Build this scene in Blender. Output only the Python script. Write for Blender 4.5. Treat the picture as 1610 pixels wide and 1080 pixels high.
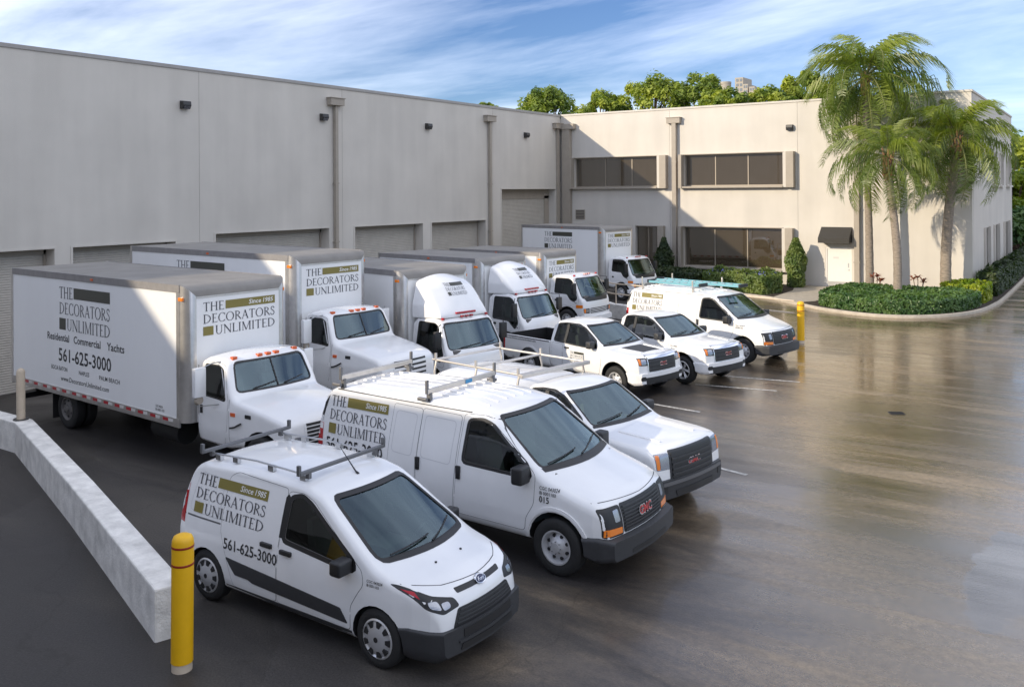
import bpy, bmesh, math, random
from mathutils import Vector, Matrix
from mathutils.bvhtree import BVHTree
from mathutils.geometry import tessellate_polygon

random.seed(7)
scene = bpy.context.scene
for _o in list(bpy.data.objects):
    bpy.data.objects.remove(_o)
COL = scene.collection
PI = math.pi

# ------------------------------------------------------------------ camera
cam_data = bpy.data.cameras.new('camera')
cam = bpy.data.objects.new('camera', cam_data)
COL.objects.link(cam)
scene.camera = cam
YAW, PITCH, ROLL = math.radians(33.986), math.radians(0.213), math.radians(-0.393)
_F = Vector((-math.sin(YAW) * math.cos(PITCH), math.cos(YAW) * math.cos(PITCH), math.sin(PITCH)))
_R = Vector((math.cos(YAW), math.sin(YAW), 0))
_U = _R.cross(_F)
_R2 = math.cos(ROLL) * _R + math.sin(ROLL) * _U
_U2 = -math.sin(ROLL) * _R + math.cos(ROLL) * _U
CAM = Vector((30.044, -50.263, 5.40))
cam.matrix_world = Matrix(((_R2.x, _U2.x, -_F.x, CAM.x), (_R2.y, _U2.y, -_F.y, CAM.y),
                           (_R2.z, _U2.z, -_F.z, CAM.z), (0, 0, 0, 1)))
cam_data.sensor_width = 36.0
cam_data.sensor_fit = 'HORIZONTAL'
cam_data.lens = 1409.0 / 1610.0 * 36.0
cam_data.shift_y = -(540.0 - 295.85) / 1610.0
cam_data.clip_start = 0.1
cam_data.clip_end = 2000.0
scene.render.resolution_x, scene.render.resolution_y = 1024, 686

# ------------------------------------------------------------------ sun and sky
SUN_DIR = Vector((1.0, 1.7, -0.725)).normalized()          # the way the light travels
SUN_EL = math.asin(-SUN_DIR.z)
_to = -SUN_DIR
SUN_ROT = math.atan2(_to.x, _to.y)
sun_data = bpy.data.lights.new('sun', 'SUN')
sun_data.energy = 2.0
sun_data.angle = math.radians(0.6)
sun_data.color = (1.0, 0.86, 0.65)
sun = bpy.data.objects.new('sun', sun_data)
COL.objects.link(sun)
sun.rotation_euler = SUN_DIR.to_track_quat('-Z', 'Y').to_euler()
sun.location = (-20, -60, 40)

world = bpy.data.worlds.new('World')
scene.world = world
world.use_nodes = True
wn, wl = world.node_tree.nodes, world.node_tree.links
wn.clear()
w_out = wn.new('ShaderNodeOutputWorld')
w_bg = wn.new('ShaderNodeBackground')
w_bg.inputs['Strength'].default_value = 0.15
w_sky = wn.new('ShaderNodeTexSky')
w_sky.sky_type = 'NISHITA'
w_sky.sun_disc = False
w_sky.sun_elevation = SUN_EL
w_sky.sun_rotation = SUN_ROT
w_sky.air_density = 1.0
w_sky.dust_density = 0.15
w_sky.ozone_density = 2.5
w_tc = wn.new('ShaderNodeTexCoord')
w_sep = wn.new('ShaderNodeSeparateXYZ')
wl.new(w_tc.outputs['Generated'], w_sep.inputs[0])


def wmath(op, a, b=None):
    n = wn.new('ShaderNodeMath')
    n.operation = op
    for i, s in enumerate((a, b)):
        if s is None:
            continue
        if isinstance(s, (int, float)):
            n.inputs[i].default_value = s
        else:
            wl.new(s, n.inputs[i])
    return n.outputs[0]


_zz = wmath('ADD', wmath('MAXIMUM', w_sep.outputs[2], 0.0), 0.12)
w_comb = wn.new('ShaderNodeCombineXYZ')
wl.new(wmath('DIVIDE', w_sep.outputs[0], _zz), w_comb.inputs[0])
wl.new(wmath('DIVIDE', w_sep.outputs[1], _zz), w_comb.inputs[1])
w_map = wn.new('ShaderNodeMapping')
w_map.inputs['Location'].default_value = (3.1, 1.7, 0.4)
w_map.inputs['Rotation'].default_value = (0, 0, 0.75)
w_map.inputs['Scale'].default_value = (0.55, 1.15, 1.0)
wl.new(w_comb.outputs[0], w_map.inputs[0])
w_n1 = wn.new('ShaderNodeTexNoise')
w_n1.inputs['Scale'].default_value = 0.62
w_n1.inputs['Detail'].default_value = 9.0
w_n1.inputs['Roughness'].default_value = 0.58
w_n1.inputs['Distortion'].default_value = 0.35
wl.new(w_map.outputs[0], w_n1.inputs['Vector'])
w_ramp = wn.new('ShaderNodeValToRGB')
w_ramp.color_ramp.elements[0].position = 0.37
w_ramp.color_ramp.elements[0].color = (0, 0, 0, 1)
w_ramp.color_ramp.elements[1].position = 0.70
w_ramp.color_ramp.elements[1].color = (1, 1, 1, 1)
wl.new(w_n1.outputs['Fac'], w_ramp.inputs[0])
w_mix = wn.new('ShaderNodeMix')
w_mix.data_type = 'RGBA'
# clouds thin out towards the horizon, where they are seen through more air
w_el = wn.new('ShaderNodeMapRange')
w_el.interpolation_type = 'SMOOTHSTEP'
w_el.inputs[1].default_value, w_el.inputs[2].default_value = 0.0, 0.45
w_el.inputs[3].default_value, w_el.inputs[4].default_value = 0.22, 0.95
wl.new(w_sep.outputs[2], w_el.inputs[0])
wl.new(wmath('MULTIPLY', w_ramp.outputs[0], w_el.outputs[0]), w_mix.inputs[0])
w_tint = wn.new('ShaderNodeMix')
w_tint.data_type = 'RGBA'
w_tint.blend_type = 'MULTIPLY'
w_tint.inputs[0].default_value = 1.0
wl.new(w_sky.outputs[0], w_tint.inputs[6])
w_tint.inputs[7].default_value = (0.255, 0.30, 0.41, 1)
wl.new(w_tint.outputs[2], w_mix.inputs[6])
w_mix.inputs[7].default_value = (7.8, 8.0, 8.6, 1)
wl.new(w_mix.outputs[2], w_bg.inputs['Color'])
wl.new(w_bg.outputs[0], w_out.inputs[0])

scene.view_settings.view_transform = 'Standard'
scene.view_settings.look = 'None'
scene.view_settings.gamma = 1.0
scene.view_settings.use_curve_mapping = False
scene.view_settings.exposure = 1.14


# ------------------------------------------------------------------ materials
def new_mat(name):
    m = bpy.data.materials.new(name)
    m.use_nodes = True
    nt = m.node_tree
    return m, nt, nt.nodes['Principled BSDF']


def mat(name, col, rough=0.5, metal=0.0, noise=0.0, nscale=8.0, bump=0.0, bscale=60.0, coat=0.0, ior=1.5,
        rnoise=0.0, emit=None, stretch=None, spec=None):
    m, nt, b = new_mat(name)
    b.inputs['Base Color'].default_value = (*col, 1)
    b.inputs['Roughness'].default_value = rough
    b.inputs['Metallic'].default_value = metal
    b.inputs['IOR'].default_value = ior
    b.inputs['Coat Weight'].default_value = coat
    b.inputs['Coat Roughness'].default_value = 0.06
    if spec is not None:
        b.inputs['Specular IOR Level'].default_value = spec
    if emit:
        b.inputs['Emission Color'].default_value = (*emit[0], 1)
        b.inputs['Emission Strength'].default_value = emit[1]
    if noise or bump or rnoise:
        tc = nt.nodes.new('ShaderNodeTexCoord')
        vec = tc.outputs['Object']
        if stretch:
            mp = nt.nodes.new('ShaderNodeMapping')
            mp.inputs['Scale'].default_value = stretch
            nt.links.new(vec, mp.inputs[0])
            vec = mp.outputs[0]
    if noise or rnoise:
        n = nt.nodes.new('ShaderNodeTexNoise')
        n.inputs['Scale'].default_value = nscale
        n.inputs['Detail'].default_value = 6
        n.inputs['Roughness'].default_value = 0.6
        nt.links.new(vec, n.inputs['Vector'])
    if noise:
        mr = nt.nodes.new('ShaderNodeMapRange')
        mr.inputs[1].default_value, mr.inputs[2].default_value = 0.3, 0.7
        mr.inputs[3].default_value, mr.inputs[4].default_value = 1 - noise, 1 + noise
        nt.links.new(n.outputs['Fac'], mr.inputs[0])
        mx = nt.nodes.new('ShaderNodeMix')
        mx.data_type = 'RGBA'
        mx.blend_type = 'MULTIPLY'
        mx.inputs[0].default_value = 1
        mx.inputs[6].default_value = (*col, 1)
        nt.links.new(mr.outputs[0], mx.inputs[7])
        nt.links.new(mx.outputs[2], b.inputs['Base Color'])
    if rnoise:
        m2 = nt.nodes.new('ShaderNodeMapRange')
        m2.inputs[1].default_value, m2.inputs[2].default_value = 0.3, 0.7
        m2.inputs[3].default_value, m2.inputs[4].default_value = max(0.02, rough - rnoise), rough + rnoise
        nt.links.new(n.outputs['Fac'], m2.inputs[0])
        nt.links.new(m2.outputs[0], b.inputs['Roughness'])
    if bump:
        nb = nt.nodes.new('ShaderNodeTexNoise')
        nb.inputs['Scale'].default_value = bscale
        nb.inputs['Detail'].default_value = 4
        nt.links.new(vec, nb.inputs['Vector'])
        bp = nt.nodes.new('ShaderNodeBump')
        bp.inputs['Strength'].default_value = bump
        bp.inputs['Distance'].default_value = 0.02
        nt.links.new(nb.outputs['Fac'], bp.inputs['Height'])
        nt.links.new(bp.outputs[0], b.inputs['Normal'])
    return m


def glass_mat(name, tint, ior=1.55, rough=0.0, gloss=(0.95, 0.97, 1)):
    m = bpy.data.materials.new(name)
    m.use_nodes = True
    nt = m.node_tree
    nt.nodes.clear()
    o = nt.nodes.new('ShaderNodeOutputMaterial')
    tr = nt.nodes.new('ShaderNodeBsdfTransparent')
    tr.inputs[0].default_value = (*tint, 1)
    gl = nt.nodes.new('ShaderNodeBsdfGlossy')
    gl.inputs['Color'].default_value = (*gloss, 1)
    gl.inputs['Roughness'].default_value = rough
    fr = nt.nodes.new('ShaderNodeFresnel')
    fr.inputs[0].default_value = ior
    mx = nt.nodes.new('ShaderNodeMixShader')
    nt.links.new(fr.outputs[0], mx.inputs[0])
    nt.links.new(tr.outputs[0], mx.inputs[1])
    nt.links.new(gl.outputs[0], mx.inputs[2])
    nt.links.new(mx.outputs[0], o.inputs[0])
    return m


def leaf_mat(name, c1, c2, nscale=1.5, trans=0.35, rough=0.5):
    m = bpy.data.materials.new(name)
    m.use_nodes = True
    nt = m.node_tree
    nt.nodes.clear()
    o = nt.nodes.new('ShaderNodeOutputMaterial')
    tc = nt.nodes.new('ShaderNodeTexCoord')
    n = nt.nodes.new('ShaderNodeTexNoise')
    n.inputs['Scale'].default_value = nscale
    n.inputs['Detail'].default_value = 5
    nt.links.new(tc.outputs['Object'], n.inputs['Vector'])
    r = nt.nodes.new('ShaderNodeValToRGB')
    r.color_ramp.elements[0].position = 0.37
    r.color_ramp.elements[0].color = (*c1, 1)
    r.color_ramp.elements[1].position = 0.65
    r.color_ramp.elements[1].color = (*c2, 1)
    nt.links.new(n.outputs['Fac'], r.inputs[0])
    b = nt.nodes.new('ShaderNodeBsdfPrincipled')
    b.inputs['Roughness'].default_value = rough
    nt.links.new(r.outputs[0], b.inputs['Base Color'])
    t = nt.nodes.new('ShaderNodeBsdfTranslucent')
    mu = nt.nodes.new('ShaderNodeMix')
    mu.data_type = 'RGBA'
    mu.blend_type = 'MULTIPLY'
    mu.inputs[0].default_value = 1
    nt.links.new(r.outputs[0], mu.inputs[6])
    mu.inputs[7].default_value = (1.5, 1.6, 0.6, 1)
    nt.links.new(mu.outputs[2], t.inputs[0])
    mx = nt.nodes.new('ShaderNodeMixShader')
    mx.inputs[0].default_value = trans
    nt.links.new(b.outputs[0], mx.inputs[1])
    nt.links.new(t.outputs[0], mx.inputs[2])
    nt.links.new(mx.outputs[0], o.inputs[0])
    return m


def asphalt_mat():
    m, nt, b = new_mat('wet_asphalt')
    N, L = nt.nodes, nt.links
    tc = N.new('ShaderNodeTexCoord')

    def noise(scale, detail=5, rough=0.55, vec=None, dist=0.0):
        n = N.new('ShaderNodeTexNoise')
        n.inputs['Scale'].default_value = scale
        n.inputs['Detail'].default_value = detail
        n.inputs['Roughness'].default_value = rough
        n.inputs['Distortion'].default_value = dist
        L.new(vec or tc.outputs['Object'], n.inputs['Vector'])
        return n.outputs['Fac']

    def ramp(x, stops):
        r = N.new('ShaderNodeValToRGB')
        els = r.color_ramp.elements
        while len(els) < len(stops):
            els.new(0.5)
        for e, (p, c) in zip(els, stops):
            e.position = p
            e.color = (*c, 1) if len(c) == 3 else (c[0],) * 3 + (1,)
        L.new(x, r.inputs[0])
        return r.outputs[0]

    def mix(f, a, c, mode='MIX'):
        x = N.new('ShaderNodeMix')
        x.data_type = 'RGBA'
        x.blend_type = mode
        for i, s in ((0, f), (6, a), (7, c)):
            if isinstance(s, (int, float)):
                x.inputs[i].default_value = s
            elif isinstance(s, tuple):
                x.inputs[i].default_value = (*s, 1)
            else:
                L.new(s, x.inputs[i])
        return x.outputs[2]
    mp = N.new('ShaderNodeMapping')
    mp.inputs['Rotation'].default_value = (0, 0, 0.25)
    mp.inputs['Scale'].default_value = (0.35, 1.0, 1.0)
    L.new(tc.outputs['Object'], mp.inputs[0])
    big = noise(0.16, 6, 0.6)
    med = noise(0.55, 6, 0.62, mp.outputs[0], 0.6)
    fine = noise(38, 3, 0.6)
    spk = noise(160, 2, 0.5)
    mp2 = N.new('ShaderNodeMapping')
    mp2.inputs['Rotation'].default_value = (0, 0, -0.45)
    mp2.inputs['Scale'].default_value = (0.22, 1.7, 1.0)
    L.new(tc.outputs['Object'], mp2.inputs[0])
    streak = noise(0.9, 7, 0.65, mp2.outputs[0], 0.3)
    vor = N.new('ShaderNodeTexVoronoi')
    vor.feature = 'DISTANCE_TO_EDGE'
    vor.inputs['Scale'].default_value = 0.16
    dn = N.new('ShaderNodeTexNoise')
    dn.inputs['Scale'].default_value = 0.8
    dn.inputs['Detail'].default_value = 6
    L.new(tc.outputs['Object'], dn.inputs['Vector'])
    av = N.new('ShaderNodeMix')
    av.data_type = 'RGBA'
    av.blend_type = 'ADD'
    av.inputs[0].default_value = 1.6
    L.new(tc.outputs['Object'], av.inputs[6])
    L.new(dn.outputs['Color'], av.inputs[7])
    L.new(av.outputs[2], vor.inputs['Vector'])
    crack = vor.outputs['Distance']
    base = ramp(med, [(0.3, (0.050, 0.038, 0.026)), (0.55, (0.150, 0.110, 0.068)), (0.75, (0.27, 0.20, 0.122))])  # browns lifted to paint in some of the warm wall reflection
    base = mix(0.75, base, ramp(fine, [(0.3, (0.55,)), (0.7, (1.3,))]), 'MULTIPLY')
    base = mix(ramp(spk, [(0.66, (0.0,)), (0.74, (0.35,))]), base, (0.16, 0.145, 0.125))
    wet = ramp(big, [(0.40, (0.0,)), (0.56, (1.0,))])
    # the drive (large x) is still wet, the yard behind and left of the vans has dried
    sp = N.new('ShaderNodeSeparateXYZ')
    L.new(tc.outputs['Object'], sp.inputs[0])
    def mth(op, a, c):
        n_ = N.new('ShaderNodeMath')
        n_.operation = op
        for i_, s_ in enumerate((a, c)):
            if isinstance(s_, (int, float)):
                n_.inputs[i_].default_value = s_
            else:
                L.new(s_, n_.inputs[i_])
        return n_.outputs[0]
    pos = mth('ADD', mth('ADD', sp.outputs[0], mth('MULTIPLY', sp.outputs[1], 0.30)), mth('MULTIPLY', med, 7.0))
    drive = N.new('ShaderNodeMapRange')
    drive.interpolation_type = 'SMOOTHSTEP'
    drive.inputs[1].default_value, drive.inputs[2].default_value = 13.9, 19.2
    L.new(pos, drive.inputs[0])
    wetmask = drive.outputs[0]
    dry = ramp(med, [(0.3, (0.022, 0.0205, 0.022)), (0.52, (0.040, 0.038, 0.038)), (0.78, (0.085, 0.078, 0.070))])
    dry = mix(0.8, dry, ramp(fine, [(0.3, (0.5,)), (0.7, (1.4,))]), 'MULTIPLY')
    dry = mix(ramp(spk, [(0.62, (0.0,)), (0.70, (0.5,))]), dry, (0.15, 0.14, 0.13))
    base = mix(0.85, base, ramp(streak, [(0.34, (0.42,)), (0.66, (1.4,))]), 'MULTIPLY')
    base = mix(0.7, base, ramp(noise(9, 5, 0.7), [(0.36, (0.5,)), (0.64, (1.45,))]), 'MULTIPLY')
    base = mix(wetmask, dry, base)
    stain = noise(1.3, 3, 0.5)
    base = mix(ramp(stain, [(0.66, (0.0,)), (0.74, (0.6,))]), base, (0.016, 0.015, 0.015))
    patch = N.new('ShaderNodeTexVoronoi')
    patch.inputs['Scale'].default_value = 0.11
    L.new(av.outputs[2], patch.inputs['Vector'])
    pc = N.new('ShaderNodeSeparateColor')
    L.new(patch.outputs['Color'], pc.inputs[0])
    base = mix(0.6, base, ramp(pc.outputs[0], [(0.1, (0.68,)), (0.9, (1.25,))]), 'MULTIPLY')
    base = mix(ramp(crack, [(0.0, (0.35,)), (0.0025, (0.0,))]), base, (0.012, 0.011, 0.011))
    # one shallow puddle at the edge of the drive
    px = mth('DIVIDE', mth('SUBTRACT', sp.outputs[0], 28.75), 0.55)
    py = mth('DIVIDE', mth('SUBTRACT', sp.outputs[1], -36.0), 2.1)
    pr_ = mth('ADD', mth('ADD', mth('MULTIPLY', px, px), mth('MULTIPLY', py, py)), mth('MULTIPLY', noise(1.6, 4, 0.6), 1.6))
    puddle = ramp(mth('MULTIPLY', pr_, 0.5), [(0.72, (1.0,)), (0.80, (0.0,))])
    base = mix(puddle, base, (0.018, 0.018, 0.02))
    L.new(base, b.inputs['Base Color'])
    rs = ramp(streak, [(0.32, (0.10,)), (0.5, (0.26,)), (0.66, (0.52,))])
    r1 = ramp(med, [(0.32, (0.17,)), (0.5, (0.26,)), (0.68, (0.40,))])
    r2 = ramp(med, [(0.35, (0.10,)), (0.6, (0.18,)), (0.75, (0.30,))])
    L.new(mix(wetmask, ramp(med, [(0.3, (0.42,)), (0.7, (0.68,))]), mix(puddle, mix(0.7, mix(wet, r1, r2), rs), (0.03, 0.03, 0.03))), b.inputs['Roughness'])
    L.new(mix(wetmask, (1.5, 1.5, 1.5), (2.3, 2.3, 2.3)), b.inputs['IOR'])
    b.inputs['Coat IOR'].default_value = 1.7
    b.inputs['Coat Tint'].default_value = (1.0, 0.93, 0.82, 1)
    b.inputs['Specular Tint'].default_value = (1.0, 0.88, 0.72, 1)
    L.new(mth('MULTIPLY', mth('MULTIPLY', ramp(med, [(0.35, (1.0,)), (0.72, (0.5,))]), ramp(streak, [(0.40, (1.0,)), (0.66, (0.45,))])), wetmask), b.inputs['Coat Weight'])
    L.new(mix(puddle, ramp(big, [(0.38, (0.24,)), (0.6, (0.09,))]), (0.01, 0.01, 0.01)), b.inputs['Coat Roughness'])
    bp = N.new('ShaderNodeBump')
    bp.inputs['Strength'].default_value = 0.6
    bp.inputs['Distance'].default_value = 0.006
    L.new(fine, bp.inputs['Height'])
    bp2 = N.new('ShaderNodeBump')
    bp2.inputs['Strength'].default_value = 0.16
    bp2.inputs['Distance'].default_value = 0.06
    L.new(streak, bp2.inputs['Height'])
    L.new(bp.outputs[0], bp2.inputs['Normal'])
    L.new(bp2.outputs[0], b.inputs['Normal'])
    return m


def stucco_mat(name, col):
    m, nt, b = new_mat(name)
    N, L = nt.nodes, nt.links
    tc = N.new('ShaderNodeTexCoord')
    mp = N.new('ShaderNodeMapping')
    mp.inputs['Scale'].default_value = (1.0, 1.0, 0.12)
    L.new(tc.outputs['Object'], mp.inputs[0])
    n1 = N.new('ShaderNodeTexNoise')
    n1.inputs['Scale'].default_value = 1.1
    n1.inputs['Detail'].default_value = 7
    L.new(mp.outputs[0], n1.inputs['Vector'])
    n2 = N.new('ShaderNodeTexNoise')
    n2.inputs['Scale'].default_value = 0.5
    n2.inputs['Detail'].default_value = 6
    L.new(tc.outputs['Object'], n2.inputs['Vector'])
    ad = N.new('ShaderNodeMath')
    ad.operation = 'ADD'
    L.new(n1.outputs['Fac'], ad.inputs[0])
    L.new(n2.outputs['Fac'], ad.inputs[1])
    mr = N.new('ShaderNodeMapRange')
    mr.inputs[1].default_value, mr.inputs[2].default_value = 0.7, 1.3
    mr.inputs[3].default_value, mr.inputs[4].default_value = 0.90, 1.05
    L.new(ad.outputs[0], mr.inputs[0])
    mx = N.new('ShaderNodeMix')
    mx.data_type = 'RGBA'
    mx.blend_type = 'MULTIPLY'
    mx.inputs[0].default_value = 1
    mx.inputs[6].default_value = (*col, 1)
    L.new(mr.outputs[0], mx.inputs[7])
    L.new(mx.outputs[2], b.inputs['Base Color'])
    b.inputs['Roughness'].default_value = 0.85
    n3 = N.new('ShaderNodeTexNoise')
    n3.inputs['Scale'].default_value = 45
    n3.inputs['Detail'].default_value = 4
    L.new(tc.outputs['Object'], n3.inputs['Vector'])
    bp = N.new('ShaderNodeBump')
    bp.inputs['Strength'].default_value = 0.6
    bp.inputs['Distance'].default_value = 0.01
    L.new(n3.outputs['Fac'], bp.inputs['Height'])
    L.new(bp.outputs[0], b.inputs['Normal'])
    return m


M = {
    'asphalt': asphalt_mat(),
    'wall': stucco_mat('painted_tilt_up_concrete', (0.62, 0.58, 0.52)),
    'trim': mat('tan_trim_paint', (0.36, 0.315, 0.26), 0.6, noise=0.06, nscale=3),
    'coping': mat('coping_metal', (0.34, 0.32, 0.30), 0.45, noise=0.08, nscale=3),
    'joint': mat('joint_sealant', (0.30, 0.28, 0.26), 0.8),
    'shutter': mat('shutter_paint', (0.50, 0.465, 0.41), 0.5, noise=0.07, nscale=2.5),
    'concrete': mat('old_concrete', (0.74, 0.72, 0.68), 0.85, noise=0.22, nscale=3.5, bump=0.5, bscale=30),
    'kerb': mat('kerb_concrete', (0.42, 0.37, 0.30), 0.8, noise=0.15, nscale=4, bump=0.4, bscale=40),
    'mulch': mat('mulch', (0.045, 0.032, 0.022), 0.95, noise=0.35, nscale=18, bump=0.8, bscale=40),
    'bronze': mat('dark_bronze_fixture', (0.035, 0.033, 0.032), 0.45),
    'winframe': mat('window_frame_bronze', (0.30, 0.26, 0.21), 0.4, metal=0.3),
    'winglass': mat('bronze_tinted_pane', (0.060, 0.046, 0.030), 0.02, ior=2.2),
    'awning': mat('dark_awning_cloth', (0.045, 0.042, 0.038), 0.8, bump=0.2, bscale=90),
    'whitedoor': mat('white_door_paint', (0.74, 0.72, 0.68), 0.45, noise=0.03),
    'steel': mat('brushed_steel', (0.55, 0.55, 0.55), 0.35, metal=1.0),
    'yellow': mat('yellow_bollard_plastic', (0.83, 0.46, 0.006), 0.45, noise=0.06, nscale=5),
    'redtape': mat('red_reflective_band', (0.30, 0.03, 0.012), 0.4),
    'cream': mat('weathered_cream_post', (0.60, 0.50, 0.38), 0.7, noise=0.12, nscale=6),
    'line': mat('worn_line_paint', (0.46, 0.44, 0.40), 0.55, noise=0.55, nscale=14),
    'paint': mat('white_vehicle_paint', (0.82, 0.82, 0.82), 0.22, noise=0.03, nscale=2.0, coat=0.6),
    'fibre': mat('white_box_panel', (0.80, 0.80, 0.795), 0.38, noise=0.03, nscale=1.2, stretch=(1, 1, 0.3)),
    'alu': mat('aluminium_trim', (0.56, 0.54, 0.52), 0.34, metal=0.85, noise=0.10, nscale=5),
    'darkalu': mat('dull_grey_casting', (0.22, 0.22, 0.235), 0.5, metal=0.5, noise=0.15, nscale=6),
    'boxroof': mat('weathered_box_roof', (0.24, 0.225, 0.205), 0.6, noise=0.14, nscale=1.6),
    'toprail': mat('grey_top_rail', (0.27, 0.26, 0.26), 0.5, metal=0.35, noise=0.12, nscale=4),
    'black': mat('black_plastic', (0.018, 0.018, 0.019), 0.45),
    'dkgrey': mat('charcoal_bumper_plastic', (0.038, 0.039, 0.042), 0.5, noise=0.08, nscale=20),
    'seam': mat('panel_gap', (0.10, 0.10, 0.105), 0.8),
    'chassis': mat('chassis_black', (0.012, 0.012, 0.012), 0.7),
    'rubber': mat('tyre_rubber', (0.018, 0.018, 0.018), 0.75, bump=0.3, bscale=50),
    'rim': mat('silver_wheel', (0.70, 0.70, 0.71), 0.30, metal=0.6),
    'steelrim': mat('grey_steel_wheel', (0.56, 0.56, 0.57), 0.42, metal=0.4, noise=0.1),
    'rimwhite': mat('dark_truck_wheel', (0.16, 0.15, 0.145), 0.6, metal=0.2, noise=0.2),  # wheel toned down to a dark grey
    'hole': mat('wheel_slot_dark', (0.02, 0.02, 0.02), 0.7),
    'glass': glass_mat('windscreen_glass', (0.62, 0.78, 0.74), 2.15, gloss=(0.70, 0.90, 1.0)),
    'sideglass': glass_mat('side_window_glass', (0.36, 0.44, 0.40), 1.6),
    'creaseshade': mat('painted_crease_shade', (0.60, 0.60, 0.61), 0.4),  # grey line painting in the shade of a pressed crease
    'darkglass': glass_mat('privacy_glass', (0.16, 0.19, 0.18), 1.6),
    'lens': glass_mat('clear_lens', (0.85, 0.87, 0.9), 1.5),
    'lampbowl': mat('lamp_reflector', (0.34, 0.35, 0.38), 0.22, metal=0.9),
    'amber': mat('amber_lens', (0.85, 0.22, 0.012), 0.2, coat=0.5),
    'amberdark': mat('amber_marker', (0.65, 0.11, 0.02), 0.3, coat=0.4),
    'redlens': mat('red_lens', (0.42, 0.006, 0.012), 0.2, coat=0.5),
    'chrome': mat('chrome', (0.72, 0.73, 0.75), 0.12, metal=1.0),
    'interior': mat('cabin_grey', (0.13, 0.125, 0.12), 0.8),
    'seat': mat('seat_cloth', (0.14, 0.135, 0.13), 0.9),
    'headliner': mat('cabin_headliner', (0.34, 0.33, 0.31), 0.9),
    'ink': mat('charcoal_vinyl', (0.060, 0.062, 0.075), 0.45),
    'inkblack': mat('black_vinyl', (0.022, 0.022, 0.026), 0.45),
    'olive': mat('olive_vinyl', (0.215, 0.180, 0.045), 0.4),
    'darkbar': mat('dark_green_vinyl', (0.050, 0.052, 0.042), 0.4),
    'inkwhite': mat('white_vinyl', (0.80, 0.80, 0.78), 0.4),
    'redink': mat('red_badge', (0.45, 0.03, 0.03), 0.3),
    'blue': mat('blue_badge', (0.012, 0.02, 0.07), 0.25, coat=0.6),
    'rack': mat('rack_aluminium', (0.62, 0.58, 0.53), 0.38, metal=0.7, noise=0.08, nscale=8),
    'rackdark': mat('rack_grey_steel', (0.16, 0.16, 0.165), 0.45, metal=0.4),
    'ladder': mat('blue_fibreglass', (0.17, 0.40, 0.47), 0.45, noise=0.06),
    'sticker': mat('blue_label', (0.05, 0.27, 0.50), 0.4),
    'tapered': mat('red_reflector_tape', (0.40, 0.02, 0.03), 0.35),
    'tapewhite': mat('silver_reflector_tape', (0.62, 0.60, 0.58), 0.35),
    'trunk': mat('palm_trunk', (0.27, 0.225, 0.18), 0.9, noise=0.34, nscale=6, bump=0.6, bscale=14, stretch=(1, 1, 3)),
    'boot': mat('palm_leaf_boots', (0.23, 0.125, 0.065), 0.9, noise=0.35, nscale=9, bump=0.8, bscale=18),
    'bark': mat('pine_bark', (0.13, 0.085, 0.06), 0.95, noise=0.3, nscale=8),
    'frond': leaf_mat('palm_frond', (0.075, 0.125, 0.03), (0.20, 0.25, 0.06), 0.8, 0.35, 0.40),
    'frondy': leaf_mat('palm_frond_young', (0.12, 0.175, 0.03), (0.27, 0.31, 0.05), 0.8, 0.4, 0.42),
    'rachis': mat('frond_stalk', (0.15, 0.16, 0.05), 0.6),
    'pine': leaf_mat('pine_foliage', (0.075, 0.135, 0.02), (0.27, 0.33, 0.04), 0.6, 0.3, 0.55),
    'pine2': leaf_mat('pine_foliage_yellow', (0.095, 0.16, 0.02), (0.36, 0.40, 0.045), 0.6, 0.3, 0.55),
    'hedge': leaf_mat('hedge_leaves', (0.045, 0.11, 0.03), (0.12, 0.20, 0.05), 1.2, 0.25, 0.4),
    'hedgey': leaf_mat('golden_hedge_leaves', (0.12, 0.20, 0.012), (0.30, 0.34, 0.02), 1.6, 0.3, 0.45),
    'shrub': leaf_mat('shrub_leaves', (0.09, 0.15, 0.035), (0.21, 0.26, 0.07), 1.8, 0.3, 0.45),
    'hedgecore': mat('hedge_dark_core', (0.018, 0.026, 0.010), 0.95, noise=0.3, nscale=10),  # solid dark fill inside the hedge leaves
    'redleaf': leaf_mat('red_ti_leaves', (0.19, 0.055, 0.045), (0.34, 0.13, 0.08), 2.0, 0.3, 0.45),
    'darkleaf': leaf_mat('shrub_leaves_painted_shade', (0.022, 0.045, 0.018), (0.06, 0.085, 0.03), 2.0, 0.25, 0.45),  # shrub green with the shade put into the colour
    'tower': mat('far_tower_concrete', (0.40, 0.36, 0.30), 0.9, noise=0.08),
    'towerwin': mat('far_tower_windows', (0.12, 0.15, 0.19), 0.3),
    'grass': leaf_mat('lawn', (0.05, 0.10, 0.02), (0.10, 0.16, 0.03), 0.6, 0.1, 0.8),
}


# ------------------------------------------------------------------ mesh helpers
def tag(o, label=None, cat=None, group=None, kind=None):
    if label:
        o['label'] = label
    if cat:
        o['category'] = cat
    if group:
        o['group'] = group
    if kind:
        o['kind'] = kind
    return o


def link(name, data, parent=None, loc=None, rz=None):
    o = bpy.data.objects.new(name, data)
    COL.objects.link(o)
    if parent is not None:
        o.parent = parent
    if loc is not None:
        o.location = loc
    if rz is not None:
        o.rotation_euler = (0, 0, rz)
    return o


def thing(name, label, cat, loc=(0, 0, 0), rz=0.0, group=None):
    o = link(name, None, None, loc, rz)
    o.empty_display_size = 0.3
    return tag(o, label, cat, group)


def copy_tree(o, parent=None):
    c = o.copy()
    COL.objects.link(c)
    c.parent = parent
    for ch in list(o.children):
        copy_tree(ch, c)
    return c


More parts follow.
